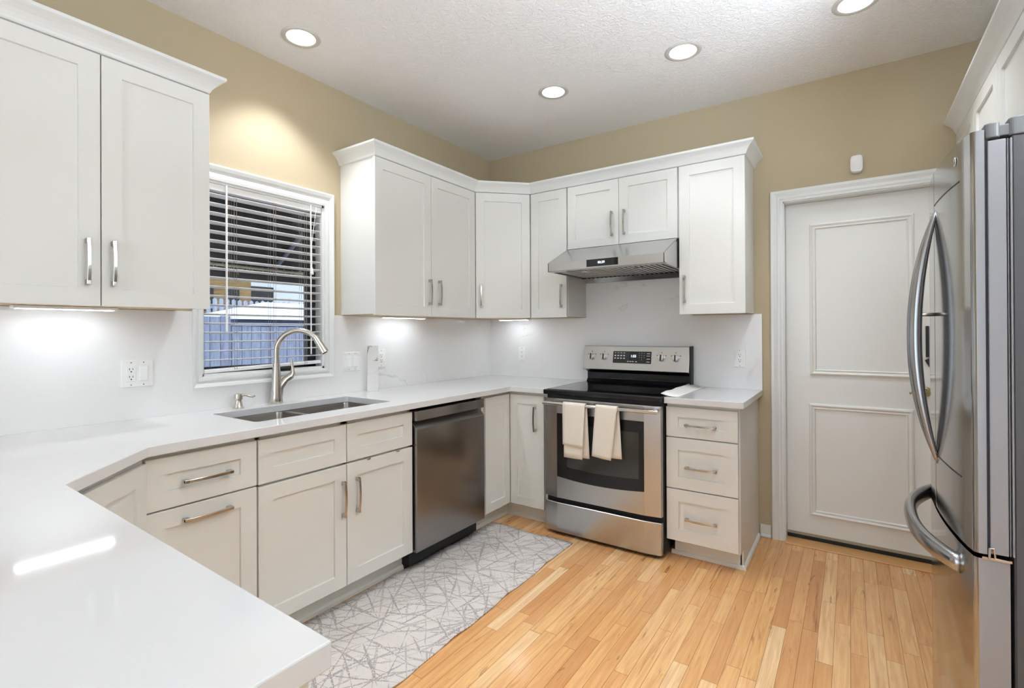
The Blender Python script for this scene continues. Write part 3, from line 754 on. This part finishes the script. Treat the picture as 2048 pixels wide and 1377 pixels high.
# crowns
CR = [(-0.012, 2.303), (0.0, 2.303), (0.010, 2.305), (0.013, 2.310), (0.016, 2.318), (0.022, 2.330), (0.031, 2.342), (0.043, 2.352), (0.053, 2.358), (0.058, 2.362), (0.058, 2.374), (-0.012, 2.374)]
mb = MB(); mb.sweep([(0.318, -3.95), (0.318, -2.440), (0.0, -2.440)], CR)
tag(mb.build('crown_molding', 'trim_paint'), 'white crown moulding on top of the cabinet left of the window', 'crown moulding')
mb = MB(); mb.sweep([(0.0, -1.529), (0.318, -1.529), (0.318, -0.6165), (0.6165, -0.318), (2.0725, -0.318), (2.0725, 0.0)], CR)
tag(mb.build('crown_molding', 'trim_paint'), 'white crown moulding wrapping the cabinets around the range corner', 'crown moulding')
# cabinets over the refrigerator
RX = 3.055
for k, (y0, y1, lb) in enumerate(((-0.868, -0.002, 'white wall cabinet nearest the tan wall, high beside the refrigerator top'), (-1.740, -0.872, 'white wall cabinet directly above the refrigerator'))):
    t = thing('wall_cabinet', (3.34, (y0+y1)/2, 1.86), lb, 'cabinet')
    mb = MB(); mb.box(RX, 3.619, y0, y1, 1.84, UZ1); mb.build('body', 'cabinet_paint', t, bevel=0.0008)
    w = (y1-y0)/2
    for j in range(2): front('door', t, (RX, y1-0.002-j*w, 1.842), -Y, -X, w-0.003, DZT-1.842)
    mb = MB(); mb.sweep([(RX-0.012, y1+0.001), (RX-0.012, y0-0.003)] + ([(3.61, y0-0.003)] if k else []), CR); mb.build('crown_molding', 'trim_paint', t)

# ---- under-cabinet lights
def strip(c, A, length, label):
    c = Vector(c); B = A.cross(Z); t = thing('under_cabinet_light', c-Z*0.010, label, 'light')
    mb = MB(); mb.obox(c, A, B, Z, length/2, 0.022, 0.006); mb.build('housing', 'white_plastic', t, bevel=0.002)
    mb = MB(); mb.obox(c-Z*0.0068, A, B, Z, length/2-0.012, 0.016, 0.0012); mb.build('diffuser', 'strip_lens', t)
    return t
SZ_ = UZ0-0.0095
strip((0.135, -2.850, SZ_), Y, 0.305, 'lit under-cabinet light bar left of the window')
strip((0.135, -1.130, SZ_), Y, 0.37, 'lit under-cabinet light bar right of the window')
strip((0.345, -0.15, SZ_), X, 0.28, 'lit under-cabinet light bar in the corner by the range')

# ================================================================== RANGE HOOD
t = thing('range_hood', (1.31, -0.3, 1.65), 'stainless under-cabinet range hood with a black clock display', 'range hood')
hx0, hx1 = 0.924, 1.695
mb = MB(); mb.prism([(-0.335, 1.858), (-0.600, 1.736), (-0.600, 1.678), (-0.588, 1.678), (-0.588, 1.730), (-0.33, 1.848), (-0.022, 1.848), (-0.022, 1.858)], 'x', hx0, hx1)
mb.prism([(-0.335, 1.858), (-0.600, 1.736), (-0.600, 1.678), (-0.05, 1.672), (-0.022, 1.672), (-0.022, 1.858)], 'x', hx0, hx0+0.006)
mb.prism([(-0.335, 1.858), (-0.600, 1.736), (-0.600, 1.678), (-0.05, 1.672), (-0.022, 1.672), (-0.022, 1.858)], 'x', hx1-0.006, hx1)
mb.box(hx0, hx1, -0.600, -0.555, 1.676, 1.682)
mb.build('canopy', 'stainless', t, bevel=0.001)
mb = MB(); mb.box(hx0+0.006, hx1-0.006, -0.56, -0.06, 1.712, 1.718); mb.build('filter_tray', 'black_matte', t)
mb = MB()
n = 22
for i in range(n):
    x = hx0+0.03 + (hx1-hx0-0.06)*i/(n-1); mb.box(x-0.0075, x+0.0075, -0.552, -0.070, 1.682, 1.688)
mb.build('baffle_filter', 'knob_silver', t, bevel=0.002)
mb = MB(); mb.prism([(-0.07, 1.682), (-0.075, 1.676), (-0.045, 1.645), (-0.022, 1.645), (-0.022, 1.682)], 'x', hx0+0.006, hx1-0.006); mb.build('rear_channel', 'stainless', t)
for x in (1.125, 1.485):
    mb = MB(); mb.box(x-0.022, x+0.022, -0.47, -0.42, 1.676, 1.686); mb.build('filter_latch', 'chrome', t, bevel=0.003)
mb = MB(); mb.box(1.2045, 1.414, -0.6015, -0.5995, 1.690, 1.7345); dsp = mb.build('display', 'black_glass', t)
text('clock_digits', '02:39', 0.021, (1.305, -0.602, 1.7125), X, Z, 'digit_glow', dsp)

# ================================================================== RANGE
t = thing('electric_range', (1.325, -0.36, 0), 'stainless freestanding electric range with black glass cooktop', 'range')
rx0, rx1 = 0.944, 1.706
mb = MB(); mb.box(rx0+0.004, rx1-0.002, -0.655, -0.03, 0.025, 0.886); mb.build('body', 'black_matte', t)
for x in (rx0+0.06, rx1-0.06):
    for y in (-0.6, -0.1):
        mb = MB(); mb.lathe([(0.018, 0), (0.018, 0.026)], (x, y, 0), 12); mb.build('foot', 'black_matte', t)
mb = MB(); mb.box(rx0-0.003, rx1+0.001, -0.700, -0.045, 0.884, 0.914); mb.build('cooktop_frame', 'black_gloss', t, bevel=0.006, seg=3)
mb = MB(); mb.box(rx0+0.012, rx1-0.012, -0.675, -0.085, 0.912, 0.9165); ck = mb.build('cooktop_glass', 'black_glass', t, bevel=0.001)
# oven door
dz0, dz1 = 0.236, 0.862; dyf = -0.700
mb = MB()
R = []
for z in (dz0, dz1):
    ring = []
    for i in range(9):
        f = -1+i/4; ring.append((rx0+0.378+0.375*f, dyf + 0.016*max(0, abs(f)-0.82)/0.18*abs(f) , z))
    ring += [(rx1-0.006, -0.657, z), (rx0+0.004, -0.657, z)]
    R.append(ring)
mb.rings(R); dr = mb.build('oven_door', 'stainless', t, bevel=0.002)
def arcwin(x0, x1, zt, zb, sag, k=12): return [(x0, zt), (x1, zt)] + [(x1+(x0-x1)*i/k, zb - sag*(1-(2*i/k-1)**2)) for i in range(k+1)]
mb = MB(); mb.prism(arcwin(1.042, 1.604, 0.770, 0.372, 0.018), 'y', dyf-0.0025, dyf+0.002); mb.build('oven_window_frame', 'black_gloss', dr, bevel=0.001)
mb = MB(); mb.prism(arcwin(1.115, 1.574, 0.705, 0.440, 0.012), 'y', dyf-0.0032, dyf-0.0018); mb.build('oven_window', 'oven_window', dr)
mb = MB(); mb.tube([(0.972, -0.752, 0.837), (1.70, -0.752, 0.837)], 0.0115, 16)
mb.build('oven_handle', 'chrome', dr, smooth='auto')
for x in (0.992, 1.675):
    mb = MB(); mb.obox((x, -0.722, 0.837), X, Z, Y, 0.012, 0.008, 0.024); mb.build('handle_bracket', 'stainless', dr, bevel=0.002)
mb = MB(); R = []
for z in (0.022, 0.206):
    ring = []
    for i in range(9):
        f = -1+i/4; ring.append((rx0+0.378+0.375*f, dyf + 0.014*max(0, abs(f)-0.82)/0.18*abs(f), z))
    ring += [(rx1-0.006, -0.657, z), (rx0+0.004, -0.657, z)]
    R.append(ring)
mb.rings(R); mb.build('warming_drawer', 'stainless', t, bevel=0.003)
# backguard
def bgp(x, z, off=0.0):   # point on the tilted face
    f = (z-1.010)/0.168; return Vector((x, -0.122+0.036*f-off, z))
bu = Vector((0, 0.036, 0.168)).normalized(); bn = Vector((0, -0.168, 0.036)).normalized()
mb = MB(); mb.prism([(-0.092, 0.905), (-0.062, 0.94), (-0.062, 0.985), (-0.10, 1.006), (-0.03, 1.006), (-0.03, 0.905)], 'x', rx0+0.006, rx1-0.001); mb.build('backguard', 'black_gloss', t, bevel=0.002)
mb = MB(); mb.box(rx1-0.006, rx1+0.004, -0.10, -0.03, 0.92, 1.182); mb.build('side_cheek', 'black_matte', t, bevel=0.002)
mb = MB(); mb.prism([(-0.122, 1.010), (-0.086, 1.178), (-0.03, 1.180), (-0.03, 1.006), (-0.115, 1.006)], 'x', rx0-0.004, rx1-0.004); cp = mb.build('control_panel', 'stainless', t, bevel=0.003, seg=2)
for x in (1.005, 1.103, 1.518, 1.614):
    c = bgp(x, 1.100); mb = MB()
    mb.tube([c, c+bn*0.006, c+bn*0.018, c+bn*0.021], [0.0235, 0.0225, 0.0205, 0.017], 24); kb = mb.build('knob', 'knob_silver', t, smooth='auto')
    mb = MB(); mb.obox(c+bn*0.024, X, bu, bn, 0.0045, 0.020, 0.005); mb.build('knob_grip', 'mark_dark', kb, bevel=0.002)
    mb = MB()
    for a in (-2.4, -1.6, -0.8, 0.8, 1.6, 2.4): mb.obox(c+(X*math.sin(a)+bu*math.cos(a))*0.029+bn*0.0004, X, bu, bn, 0.0013, 0.0013, 0.0004)
    mb.build('dial_ticks', 'mark_dark', kb)['kind'] = 'stuff'
    for dx, dz in ((-0.03, 0.018), (0.03, 0.018), (0, 0.038)):
        mb = MB(); mb.obox(c+X*dx+bu*dz+bn*0.0004, X, bu, bn, 0.0028, 0.0028, 0.0004); mb.build('dial_icon', 'mark_dark', kb)
c = (bgp(1.172, 1.059)+bgp(1.447, 1.142))/2
mb = MB(); mb.obox(c+bn*0.0006, X, bu, bn, 0.1385, 0.0425, 0.001); dp_ = mb.build('display', 'black_glass', t)
text('clock_digits', '1:55', 0.024, c+bn*0.0017+X*0.012+bu*0.008, X, bu, 'digit_glow', dp_)
for r_ in range(4):
    for c_ in range(3):
        s_ = ['1', '2', '3', '4', '5', '6', '7', '8', '9', '', '0', ''][r_*3+c_]
        if s_: text('key_digit', s_, 0.0085, c+bn*0.0017+X*(0.055+c_*0.017)+bu*(0.030-r_*0.0155), X, bu, 'white_mark', dp_, 0.0002)
mb = MB()
for r_ in range(3):
    for c_ in range(4): mb.obox(c+bn*0.0017+X*(-0.122+c_*0.022)+bu*(0.030-r_*0.019), X, bu, bn, 0.0062, 0.0018 if r_ == 0 else 0.0038, 0.0002)
for x_ in (-0.026, -0.008, 0.010, 0.034): mb.obox(c+bn*0.0017+X*x_-bu*0.030, X, bu, bn, 0.0062, 0.0028, 0.0002)
for k_, z_ in enumerate((0.028, 0.012, -0.010, -0.030)): mb.obox(c+bn*0.0017+X*0.118+bu*z_, X, bu, bn, 0.0115, 0.0016, 0.0002)
mb.build('key_marks', 'white_mark', dp_)

# ---- towels on the oven handle
def towel(label, x0, x1, layers, seed):
    """layers: (dy offset from the bar, dz bottom, xl_bottom, xr_bottom) front flap, plus a flap behind"""
    rnd = random.Random(seed); mb = MB(); bx, bz, br = -0.752, 0.837, 0.0145
    prev = None
    (fb_, fl, fr), (bb, blx, brx), inner = layers
    path = []
    nF = 14
    for i in range(nF+1): f = 1-i/nF; path.append(('f', f))
    for i in range(1, 8): path.append(('a', i/8))
    for i in range(nF+1): path.append(('b', i/nF))
    rows = []
    NX = 9
    for kind, f in path:
        row = []
        for j in range(NX):
            u = j/(NX-1); wv_ = 0.0022*math.sin(u*6.0+seed)*(f if kind != 'a' else 0) + 0.0015*math.sin(u*11+2*seed)*(f if kind != 'a' else 0)
            if kind == 'f':
                xl = x0+(fl-x0)*f; xr = x1+(fr-x1)*f; y = bx-br-0.003*f+wv_; z = bz + (fb_-bz)*f - (0.012*u*f if seed == 2 else 0.006*u*f)
            elif kind == 'a':
                xl, xr = x0, x1; a = PI*f; y = bx-br*math.cos(a); z = bz+br*math.sin(a)
            else:
                xl = x0+(blx-x0)*f; xr = x1+(brx-x1)*f; y = bx+br+0.006*f+wv_; z = bz + (bb-bz)*f
            row.append((xl+(xr-xl)*u, y, z))
        rows.append(row)
    mb.rings(rows, close=False, caps=False)
    if inner:
        ib, il, ir = inner; rows = []
        for i in range(11):
            f = i/10; rows.append([(il+(ir-il)*j/8, bx-br+0.0062+0.0015*math.sin(j), bz-0.004+(ib-bz)*f) for j in range(9)])
        mb.rings(rows, close=False, caps=False)
    return tag(mb.build('dish_towel', 'towel_cotton', smooth=True, solid=0.0042), label, 'towel', )
towel('cream dish towel on the left of the oven handle, its lower layer hanging longer', 1.119, 1.268, [(0.595, 1.119, 1.254), (0.520, 1.138, 1.280), (0.520, 1.124, 1.247)], 1)
towel('cream dish towel on the right of the oven handle, with a slanted hem', 1.335, 1.470, [(0.550, 1.313, 1.432), (0.545, 1.37, 1.483), None], 2)

# ---- foam strip lying over the right worktop edge
mb = MB(); rows = []
for i in range(9):
    f = i/8; x = 1.690+0.095*f; lift = 0.014*(1-f)**2
    rows.append([(x-0.004*(1-g_/6), -0.650+0.585*g_/6, CT+0.0022+lift+0.006*(1-f)*math.sin(g_*1.3+0.4)**2) for g_ in range(7)])
mb.rings(rows, close=False, caps=False)
tag(mb.build('foam_strip', 'foam_sheet', smooth=True, solid=0.003), 'thin white protective strip curling over the worktop edge beside the range', 'packing strip')

# ================================================================== DISHWASHER
t = thing('dishwasher', (0.35, -1.256, 0), 'stainless dishwasher with pocket handle between sink and corner cabinets', 'dishwasher')
y0, y1 = -1.5515, -0.9615
mb = MB(); mb.box(0.06, 0.60, y0+0.004, y1-0.004, 0.02, 0.872); mb.build('tub', 'black_matte', t)
mb = MB(); mb.box(0.552, 0.572, y0-0.002, y1+0.002, 0.0, 0.10); mb.build('toe_kick', 'black_matte', t)
mb = MB(); mb.box(0.602, 0.665, y0, y1, 0.808, 0.862); mb.build('control_strip', 'stainless_dark', t, bevel=0.002)
mb = MB(); mb.prism([(0.602, 0.105), (0.659, 0.105), (0.665, 0.112), (0.665, 0.760), (0.6625, 0.764), (0.628, 0.800), (0.602, 0.803)], 'y', y0, y1); mb.build('door', 'stainless_dark', t, bevel=0.001)
mb = MB(); mb.box(0.602, 0.607, y0, y1, 0.800, 0.811); mb.build('handle_pocket', 'black_matte', t)

# ================================================================== REFRIGERATOR
FY0, FY1, FYC = -1.754, -0.994, -1.374
def fx(y): return 2.796+0.030*((y-FYC)/0.38)**2
t = thing('refrigerator', (3.2, FYC, 0), 'stainless french door refrigerator with bowed handles at the right', 'refrigerator')
mb = MB(); mb.box(2.901, 3.60, FY0+0.002, FY1-0.002, 0.03, 1.762); mb.build('body', 'fridge_side', t, bevel=0.004)
mb = MB(); mb.box(2.850, 2.860, FY0+0.008, FY1-0.008, 0.72, 1.765); mb.build('door_gasket', 'gasket', t)
for z0, z1, nm in ((0.725, 1.755, 'liner_edge'),):
    mb = MB(); mb.box(2.858, 2.891, FY0-0.001, FY1, z0, z1); mb.box(2.893, 2.8955, FY0, FY1, z0, z1); mb.box(2.898, 2.902, FY0-0.001, FY1, z0, z1); mb.build(nm, 'door_edge_grey', t, bevel=0.0015)
mb = MB(); mb.box(2.95, 3.55, FY0+0.05, FY1-0.05, 0.0, 0.035); mb.build('base_grille', 'black_matte', t)
def fdoor(name, ya, yb, z0, z1, ra, rb, xb=2.852):
    """front skin curved in plan; ra/rb = corner rounding at each end"""
    pts = []
    def corner(yc, sgn, r):
        out = []
        for i in range(7):
            a = PI/2*i/6; out.append((fx(yc)+r*(1-math.sin(a)), yc+sgn*r*(1-math.cos(a)) if False else yc + sgn*(r - r*math.cos(a))))
        return out
    c0 = corner(ya, 1, ra)
    c1 = corner(yb, -1, rb)[::-1]
    pts += c0
    for i in range(1, 16): y = ya+ra+(yb-rb-ya-ra)*i/16; pts.append((fx(y), y))
    pts += c1
    pts += [(xb, yb), (xb, ya)]
    mb = MB(); mb.prism(pts, 'z', z0, z1); o = mb.build(name, 'fridge_steel', t, smooth='auto')
    o.data.materials.append(MATS['door_edge_grey'])
    for p in o.data.polygons:
        if abs(p.normal.y) > 0.985 or p.normal.x > 0.9: p.material_index = 1
    return o
dn = fdoor('door', FY0, FYC-0.0015, 0.722, 1.785, 0.014, 0.003)
df = fdoor('door', FYC+0.0015, FY1, 0.722, 1.785, 0.003, 0.014)
fz = fdoor('freezer_drawer', FY0, FY1, 0.055, 0.710, 0.014, 0.014, 2.893)
for zz_ in (1.680, 0.892):
    mb = MB(); R = []
    for i in range(9):
        y = FYC-0.004-0.30*i/8; R.append([(fx(y)-0.0006, y, zz_-0.002), (fx(y)+0.001, y, zz_-0.002), (fx(y)+0.001, y, zz_+0.002), (fx(y)-0.0006, y, zz_+0.002)])
    mb.rings(R); mb.build('panel_seam', 'black_matte', dn)
mb = MB(); mb.lathe([(0.010, -0.0008), (0.013, -0.0012), (0.013, 0.0006)], (fx(-1.645)-0.0002, -1.645, 1.742), 28, 'x', caps=True); bd = mb.build('badge', 'white_mark', dn)
mb = MB(); mb.box(fx(-1.645)-0.0022, fx(-1.645)-0.0008, -1.650, -1.648, 1.735, 1.749); mb.box(fx(-1.645)-0.0022, fx(-1.645)-0.0008, -1.650, -1.642, 1.735, 1.737); mb.box(fx(-1.645)-0.0022, fx(-1.645)-0.0008, -1.642, -1.640, 1.742, 1.745); mb.build('badge_mark', 'grey_plastic', bd)
for s, dpar in ((-1, dn), (1, df)):
    yc = FYC+s*0.028; xs_ = fx(yc); pts = []; rad = []
    for i in range(31):
        f = -1+2*i/30; z = 1.262+0.400*f
        b_ = 0.056*(1-abs(f)**2.1); pts.append((xs_+0.004-b_, yc, z)); rad.append(0.004+0.0135*(1-abs(f)**2.5))
    mb = MB(); mb.tube(pts, rad, 14, flat=((0, 1, 0), 1.15)); hh = mb.build('door_handle', 'fridge_handle', dpar, smooth=True)
    mb = MB(); mb.tube([(xs_+0.001, yc, 1.333), (xs_-0.055, yc, 1.333)], 0.0052, 12); mb.build('handle_post', 'fridge_handle', hh, smooth=True)
pts, rad = [], []
for i in range(31):
    f = -1+2*i/30; y = FYC+(0.285 if f < 0 else 0.27)*f
    b_ = 0.066*(1-abs(f)**2.6); pts.append((fx(y)+0.004-b_, y, 0.676+0.026*f)); rad.append(0.024+0.004*(1-abs(f)**3))
mb = MB(); mb.tube(pts, rad, 16, flat=((1, 0, 0), 0.62)); mb.build('freezer_handle', 'fridge_handle', fz, smooth=True)
mb = MB(); mb.prism(rrect(2.853, 2.882, FY0-0.002, FY0+0.05, 0.012), 'z', 1.762, 1.800); mb.box(2.878, 2.900, FY0+0.006, FY0+0.06, 1.765, 1.793); mb.prism(rrect(2.897, 3.02, FY0+0.0, FY0+0.12, 0.012), 'z', 1.762, 1.806)
mb.build('hinge_cover', 'grey_plastic', t, bevel=0.003, seg=2)
mb = MB(); mb.box(2.842, 2.896, FY0-0.003, FY0+0.03, 0.710, 0.716); mb.tube([(2.855, FY0-0.003, 0.712), (2.856, FY0-0.003, 0.740), (2.863, FY0-0.003, 0.740), (2.866, FY0-0.003, 0.716), (2.890, FY0-0.003, 0.714)], 0.0028, 8); mb.build('middle_hinge', 'chrome', t)

# ================================================================== RUNNER RUG
mb = MB(); NXr, NYr = 10, 60; rows = []
rnd = random.Random(3)
for j in range(NYr+1):
    v_ = j/NYr; y = -0.771-1.86*v_; row = []
    xl = 0.588-0.006*v_+0.002*math.sin(v_*21); xr = 1.178+0.038*v_+0.003*math.sin(v_*26+1)+0.0015*math.sin(v_*61)
    for i in range(NXr+1):
        u_ = i/NXr; edge = max(0, abs(u_-0.5)*2-0.75)/0.25
        row.append((xl+(xr-xl)*u_, y + 0.010*math.sin(u_*9)*(1-v_) , 0.004+0.0055*edge*max(0, math.sin(v_*30+u_*3))**2))
    rows.append(row)
mb.rings(rows, close=False, caps=False)
tag(mb.build('runner_rug', 'runner_weave', smooth=True, solid=0.006), 'pale grey runner rug with scratchy line pattern in front of sink and dishwasher', 'rug')

# ================================================================== CEILING LIGHTS
can0 = None
def can(cx, cy, label, pw_, group=None):
    global can0
    t = thing('recessed_light', (cx, cy, H-0.006), label, 'ceiling light', group)
    if can0 is None:
        can0 = t; c = (cx, cy, H)
        mb = MB(); R = [(0.069, 0.0), (0.069, -0.003), (0.075, -0.006), (0.088, -0.005), (0.0935, -0.001), (0.0935, 0.0)]
        mb.lathe(R+[R[0]], c, 48, caps=False); mb.build('trim_ring', 'can_ring', t, smooth='auto')
        mb = MB(); mb.lathe([(0.0695, -0.001), (0.066, 0.03), (0.060, 0.07), (0.052, 0.10), (0.001, 0.10)], c, 36, caps=False); mb.build('reflector', 'can_reflector', t, smooth='auto')
        mb = MB(); mb.lathe([(0.001, 0.036), (0.03, 0.032), (0.050, 0.040), (0.058, 0.055), (0.050, 0.085), (0.001, 0.09)], c, 30, caps=False); mb.build('bulb', 'lamp_lens', t, smooth=True)
    else:
        for ch in can0.children:
            if ch.type != 'MESH': continue
            k = ch.copy(); COL.objects.link(k); k.parent = t
    l = bpy.data.lights.new('can_lamp', 'SPOT'); l.energy = pw_[0]; l.spot_size = math.radians(pw_[1]); l.spot_blend = 0.55; l.shadow_soft_size = 0.05; l.color = (0.92, 0.95, 1.0)
    lo = bpy.data.objects.new('can_lamp', l); COL.objects.link(lo); lo.parent = t; lo.location = (0, 0, 0.020)
    return t
LB = ['lit recessed ceiling light above the window', 'lit recessed ceiling light above the range, third from left', 'lit recessed ceiling light nearest the tan corner, smallest in view', 'lit recessed ceiling light cut by the top edge near the refrigerator',
      'unseen recessed light added over the runner rug to brighten the floor', 'unseen recessed light added over the middle of the floor to brighten it', 'unseen recessed light added behind the peninsula as fill', 'unseen recessed light added near the right wall behind the camera as fill']
for (cx, cy), lb, pw_ in zip(CANS, LB, CAN_POWER): can(cx, cy, lb, pw_)

# ---- unseen uplighters, added to brighten the ceiling and the room by bounce
for x_, y_, lb in ((3.25, -2.15, 'unseen uplighter added beside the refrigerator to brighten the ceiling'), (1.2, -6.6, 'unseen uplighter added at the rear opening as ceiling fill')):
    t = thing('fill_uplighter', (x_, y_, 0), lb, 'lamp')
    mb = MB(); mb.lathe([(0.15, 0), (0.15, 0.015), (0.03, 0.03), (0.012, 0.035)], (x_, y_, 0), 28); mb.build('base', 'grey_plastic', t, smooth='auto')
    mb = MB(); mb.tube([(x_, y_, 0.02), (x_, y_, 1.72)], 0.011, 12); mb.build('pole', 'grey_plastic', t)
    mb = MB(); mb.lathe([(0.012, 1.70), (0.09, 1.735), (0.155, 1.80), (0.160, 1.80), (0.094, 1.728), (0.012, 1.69)], (x_, y_, 0), 28, caps=False); mb.build('lamp_shade', 'white_plastic', t, smooth='auto')
    l = bpy.data.lights.new('uplight', 'AREA'); l.shape = 'DISK'; l.size = 0.24; l.energy = FILL_W if x_ > 2 else FILL_W*0.25; l.color = (0.765, 0.87, 1.0)
    lo = bpy.data.objects.new('uplight', l); COL.objects.link(lo); lo.parent = t; lo.location = (0, 0, 1.79); lo.rotation_euler = (PI, 0, 0)

# ---- motion sensor
t = thing('motion_sensor', (2.607, 0, 2.176), 'small white motion sensor on the tan wall above the door', 'motion sensor')
mb = MB(); R = []
for d_, k in ((0.0, 0.92), (-0.028, 1.0), (-0.042, 0.93), (-0.047, 0.75)):
    R.append([(2.6077+0.0305*k*math.copysign(abs(math.cos(a))**0.45, math.cos(a)), d_, 2.2250+0.049*k*math.copysign(abs(math.sin(a))**0.45, math.sin(a))) for a in [2*PI*i/32 for i in range(32)]])
mb.rings(R); mb.build('case', 'white_plastic', t, smooth='auto')
mb = MB(); mb.obox((2.6077, -0.0475, 2.212), X, Z, Y, 0.018, 0.022, 0.0012); mb.build('lens', 'white_mark', t, bevel=0.001)

# ---- small black tool on the window sill
t = thing('sill_tool', (0.008, -1.893, WZ0+0.001), 'small black cylindrical tool on the window sill behind the faucet', 'tool')
mb = MB(); mb.tube([(0.008, -1.930, WZ0+0.013), (0.008, -1.874, WZ0+0.013)], 0.0105, 16); mb.build('barrel', 'black_matte', t, smooth='auto')
mb = MB(); mb.tube([(0.008, -1.874, WZ0+0.013), (0.008, -1.860, WZ0+0.013)], [0.0105, 0.0125], 16); mb.build('cap', 'black_gloss', t, smooth='auto')

# ================================================================== OUTDOORS
mb = MB(); mb.box(-40, -0.16, -30, 40, -0.5, -0.42)
struct(mb.build('ground', 'yard_ground'), 'pale yard ground outside the window', 'ground')
# awning over the window
t = thing('window_awning', (-0.7, -1.5, 1.7), 'dark fabric awning outside the window, with grey ribs and a ragged straw edge', 'awning')
mb = MB(); mb.prism([(-0.155, 2.52), (-1.30, 1.845), (-1.30, 1.835), (-0.155, 2.51)], 'y', -2.95, 0.2); mb.build('canopy', 'awning_cloth', t)
mb = MB(); mb.box(-1.312, -1.305, -2.95, 0.2, 1.690, 1.842); mb.build('valance', 'awning_valance', t)
mb = MB(); mb.prism([(-0.155, 2.50), (-1.30, 1.83), (-1.30, 1.70), (-0.155, 1.70)], 'y', 0.2, 0.206); mb.build('side_wing', 'awning_cloth', t)
for yy in (-1.98, -1.22, -0.55):
    mb = MB(); mb.tube([(-0.16, yy, 2.47), (-1.28, yy+0.02, 1.815)], 0.017, 8); mb.build('rib', 'awning_tube', t)
mb = MB(); rnd = random.Random(5)
for i in range(46):
    y = -2.2+1.6*i/46; l = 0.03+0.05*rnd.random(); a = rnd.uniform(-1, 1)
    mb.tube([(-1.285, y, 1.80+rnd.uniform(-.012, .012)), (-1.275, y+l*a*0.6, 1.79+rnd.uniform(-.03, .02)), (-1.27, y+l*a+0.03, 1.785+rnd.uniform(-0.06, 0.02))], [0.004, 0.003, 0.0015], 5)
mb.tube([(-1.285, -2.9, 1.802), (-1.285, -1.7, 1.795), (-1.285, -1.1, 1.79), (-1.285, 0.2, 1.79)], 0.011, 8)
mb.build('straw_fringe', 'dry_straw', t)
# plank fence
def picket_fence(x, y0, y1, z0, zt, w, gap, material, label, name='plank_fence', jit=0.01, pointed=False):
    t = thing(name, (x, (y0+y1)/2, z0), label, 'fence'); y = y0; rnd = random.Random(11); mb = MB()
    while y < y1:
        h = zt + rnd.uniform(-jit, jit)
        if pointed: mb.prism([(y, z0), (y+w, z0), (y+w, h-0.03), (y+w/2, h), (y, h-0.03)], 'x', x-0.01, x+0.01)
        else: mb.box(x-0.01, x+0.01+rnd.uniform(0, .004), y, y+w, z0, h)
        y += w+gap
    mb.build('boards', material, t)
    mb = MB()
    for z in (z0+0.35, zt-0.22): mb.box(x-0.05, x-0.012, y0, y1, z, z+0.08)
    mb.build('rails', material, t)
    return t
picket_fence(-5.0, 0.29, 5.5, -0.42, 1.385, 0.138, 0.008, 'fence_wood', 'weathered grey board fence with a snow capped top in the window view')
mb = MB(); mb.box(-5.05, -4.95, 0.29, 5.5, 1.40, 1.425); o = mb.build('snow_cap', 'snow', [o_ for o_ in S.objects if o_.name == 'plank_fence'][0], bevel=0.008)
picket_fence(-5.0, -2.5, 0.14, -0.42, 1.525, 0.138, 0.008, 'fence_wood', 'taller section of weathered board fence at the left of the window view')
picket_fence(-9.0, -3.0, 11.0, -0.42, 2.05, 0.085, 0.05, 'picket_wood', 'pale picket fence behind the board fence', 'picket_fence', 0.015, True)
# shed with a hipped roof
t = thing('garden_shed', (-7.15, 2.5, -0.42), 'low blue grey shed with a snowy hipped roof between the two fences', 'shed')
mb = MB(); mb.box(-8.2, -6.0, 0.85, 4.15, -0.42, 1.53); mb.build('walls', 'shed_siding', t)
mb = MB(); vb = [(-8.35, 0.72, 1.52), (-5.88, 0.72, 1.52), (-5.88, 4.3, 1.52), (-8.35, 4.3, 1.52)]; r0_, r1_ = (-7.1, 1.95, 1.90), (-7.1, 3.1, 1.90)
for f in ([vb[1], vb[2], r1_, r0_], [vb[3], vb[0], r0_, r1_], [vb[0], vb[1], r0_], [vb[2], vb[3], r1_], vb[::-1]): mb.poly(f)
mb.build('roof', 'snow', t)
# gabled house at the left, white house behind
t = thing('gabled_house', (-13.2, 2.3, -0.42), 'timber gabled house at the left of the window view', 'house')
mb = MB(); mb.box(-15, -12, -2.0, 4.3, -0.42, 3.0); mb.build('walls', 'gable_wood', t)
mb = MB(); mb.prism([(-2.3, 2.9), (1.0, 4.6), (4.6, 2.9), (4.6, 3.05), (1.0, 4.8), (-2.3, 3.05)], 'x', -15.2, -11.8); mb.build('roof', 'roof_dark', t)
mb = MB()
for yy in (2.9, 3.6): mb.box(-12.03, -11.98, yy, yy+0.35, 1.9, 2.6)
mb.build('window', 'window_bronze', t)
t = thing('white_house', (-18, 9.5, -0.42), 'white sided house beyond the fences', 'house')
mb = MB(); mb.box(-21, -15.5, 4.6, 16, -0.42, 4.6); mb.build('walls', 'white_siding', t)
mb = MB(); mb.prism([(4.3, 4.5), (10.3, 7.2), (16.3, 4.5)], 'x', -21.3, -15.2); mb.build('roof', 'snow', t)
mb = MB(); mb.box(-15.53, -15.47, 6.1, 7.0, 2.2, 3.0); mb.build('window', 'window_bronze', t)
# bare shrub
mb = MB(); rnd = random.Random(9)
for i in range(60):
    y = 5.4+rnd.uniform(-.35, .45); z0 = 1.2+rnd.uniform(0, .8); mb.tube([(-8.3+rnd.uniform(-.3, .3), y, z0-0.5), (-8.3+rnd.uniform(-.3, .3), y+rnd.uniform(-.25, .25), z0+rnd.uniform(.2, .7))], [0.012, 0.004], 5)
mb.tube([(-8.3, 5.45, -0.42), (-8.3, 5.4, 1.5)], 0.04, 8)
tag(mb.build('bare_shrub', 'branch_bark'), 'bare twiggy shrub beside the shed', 'shrub')
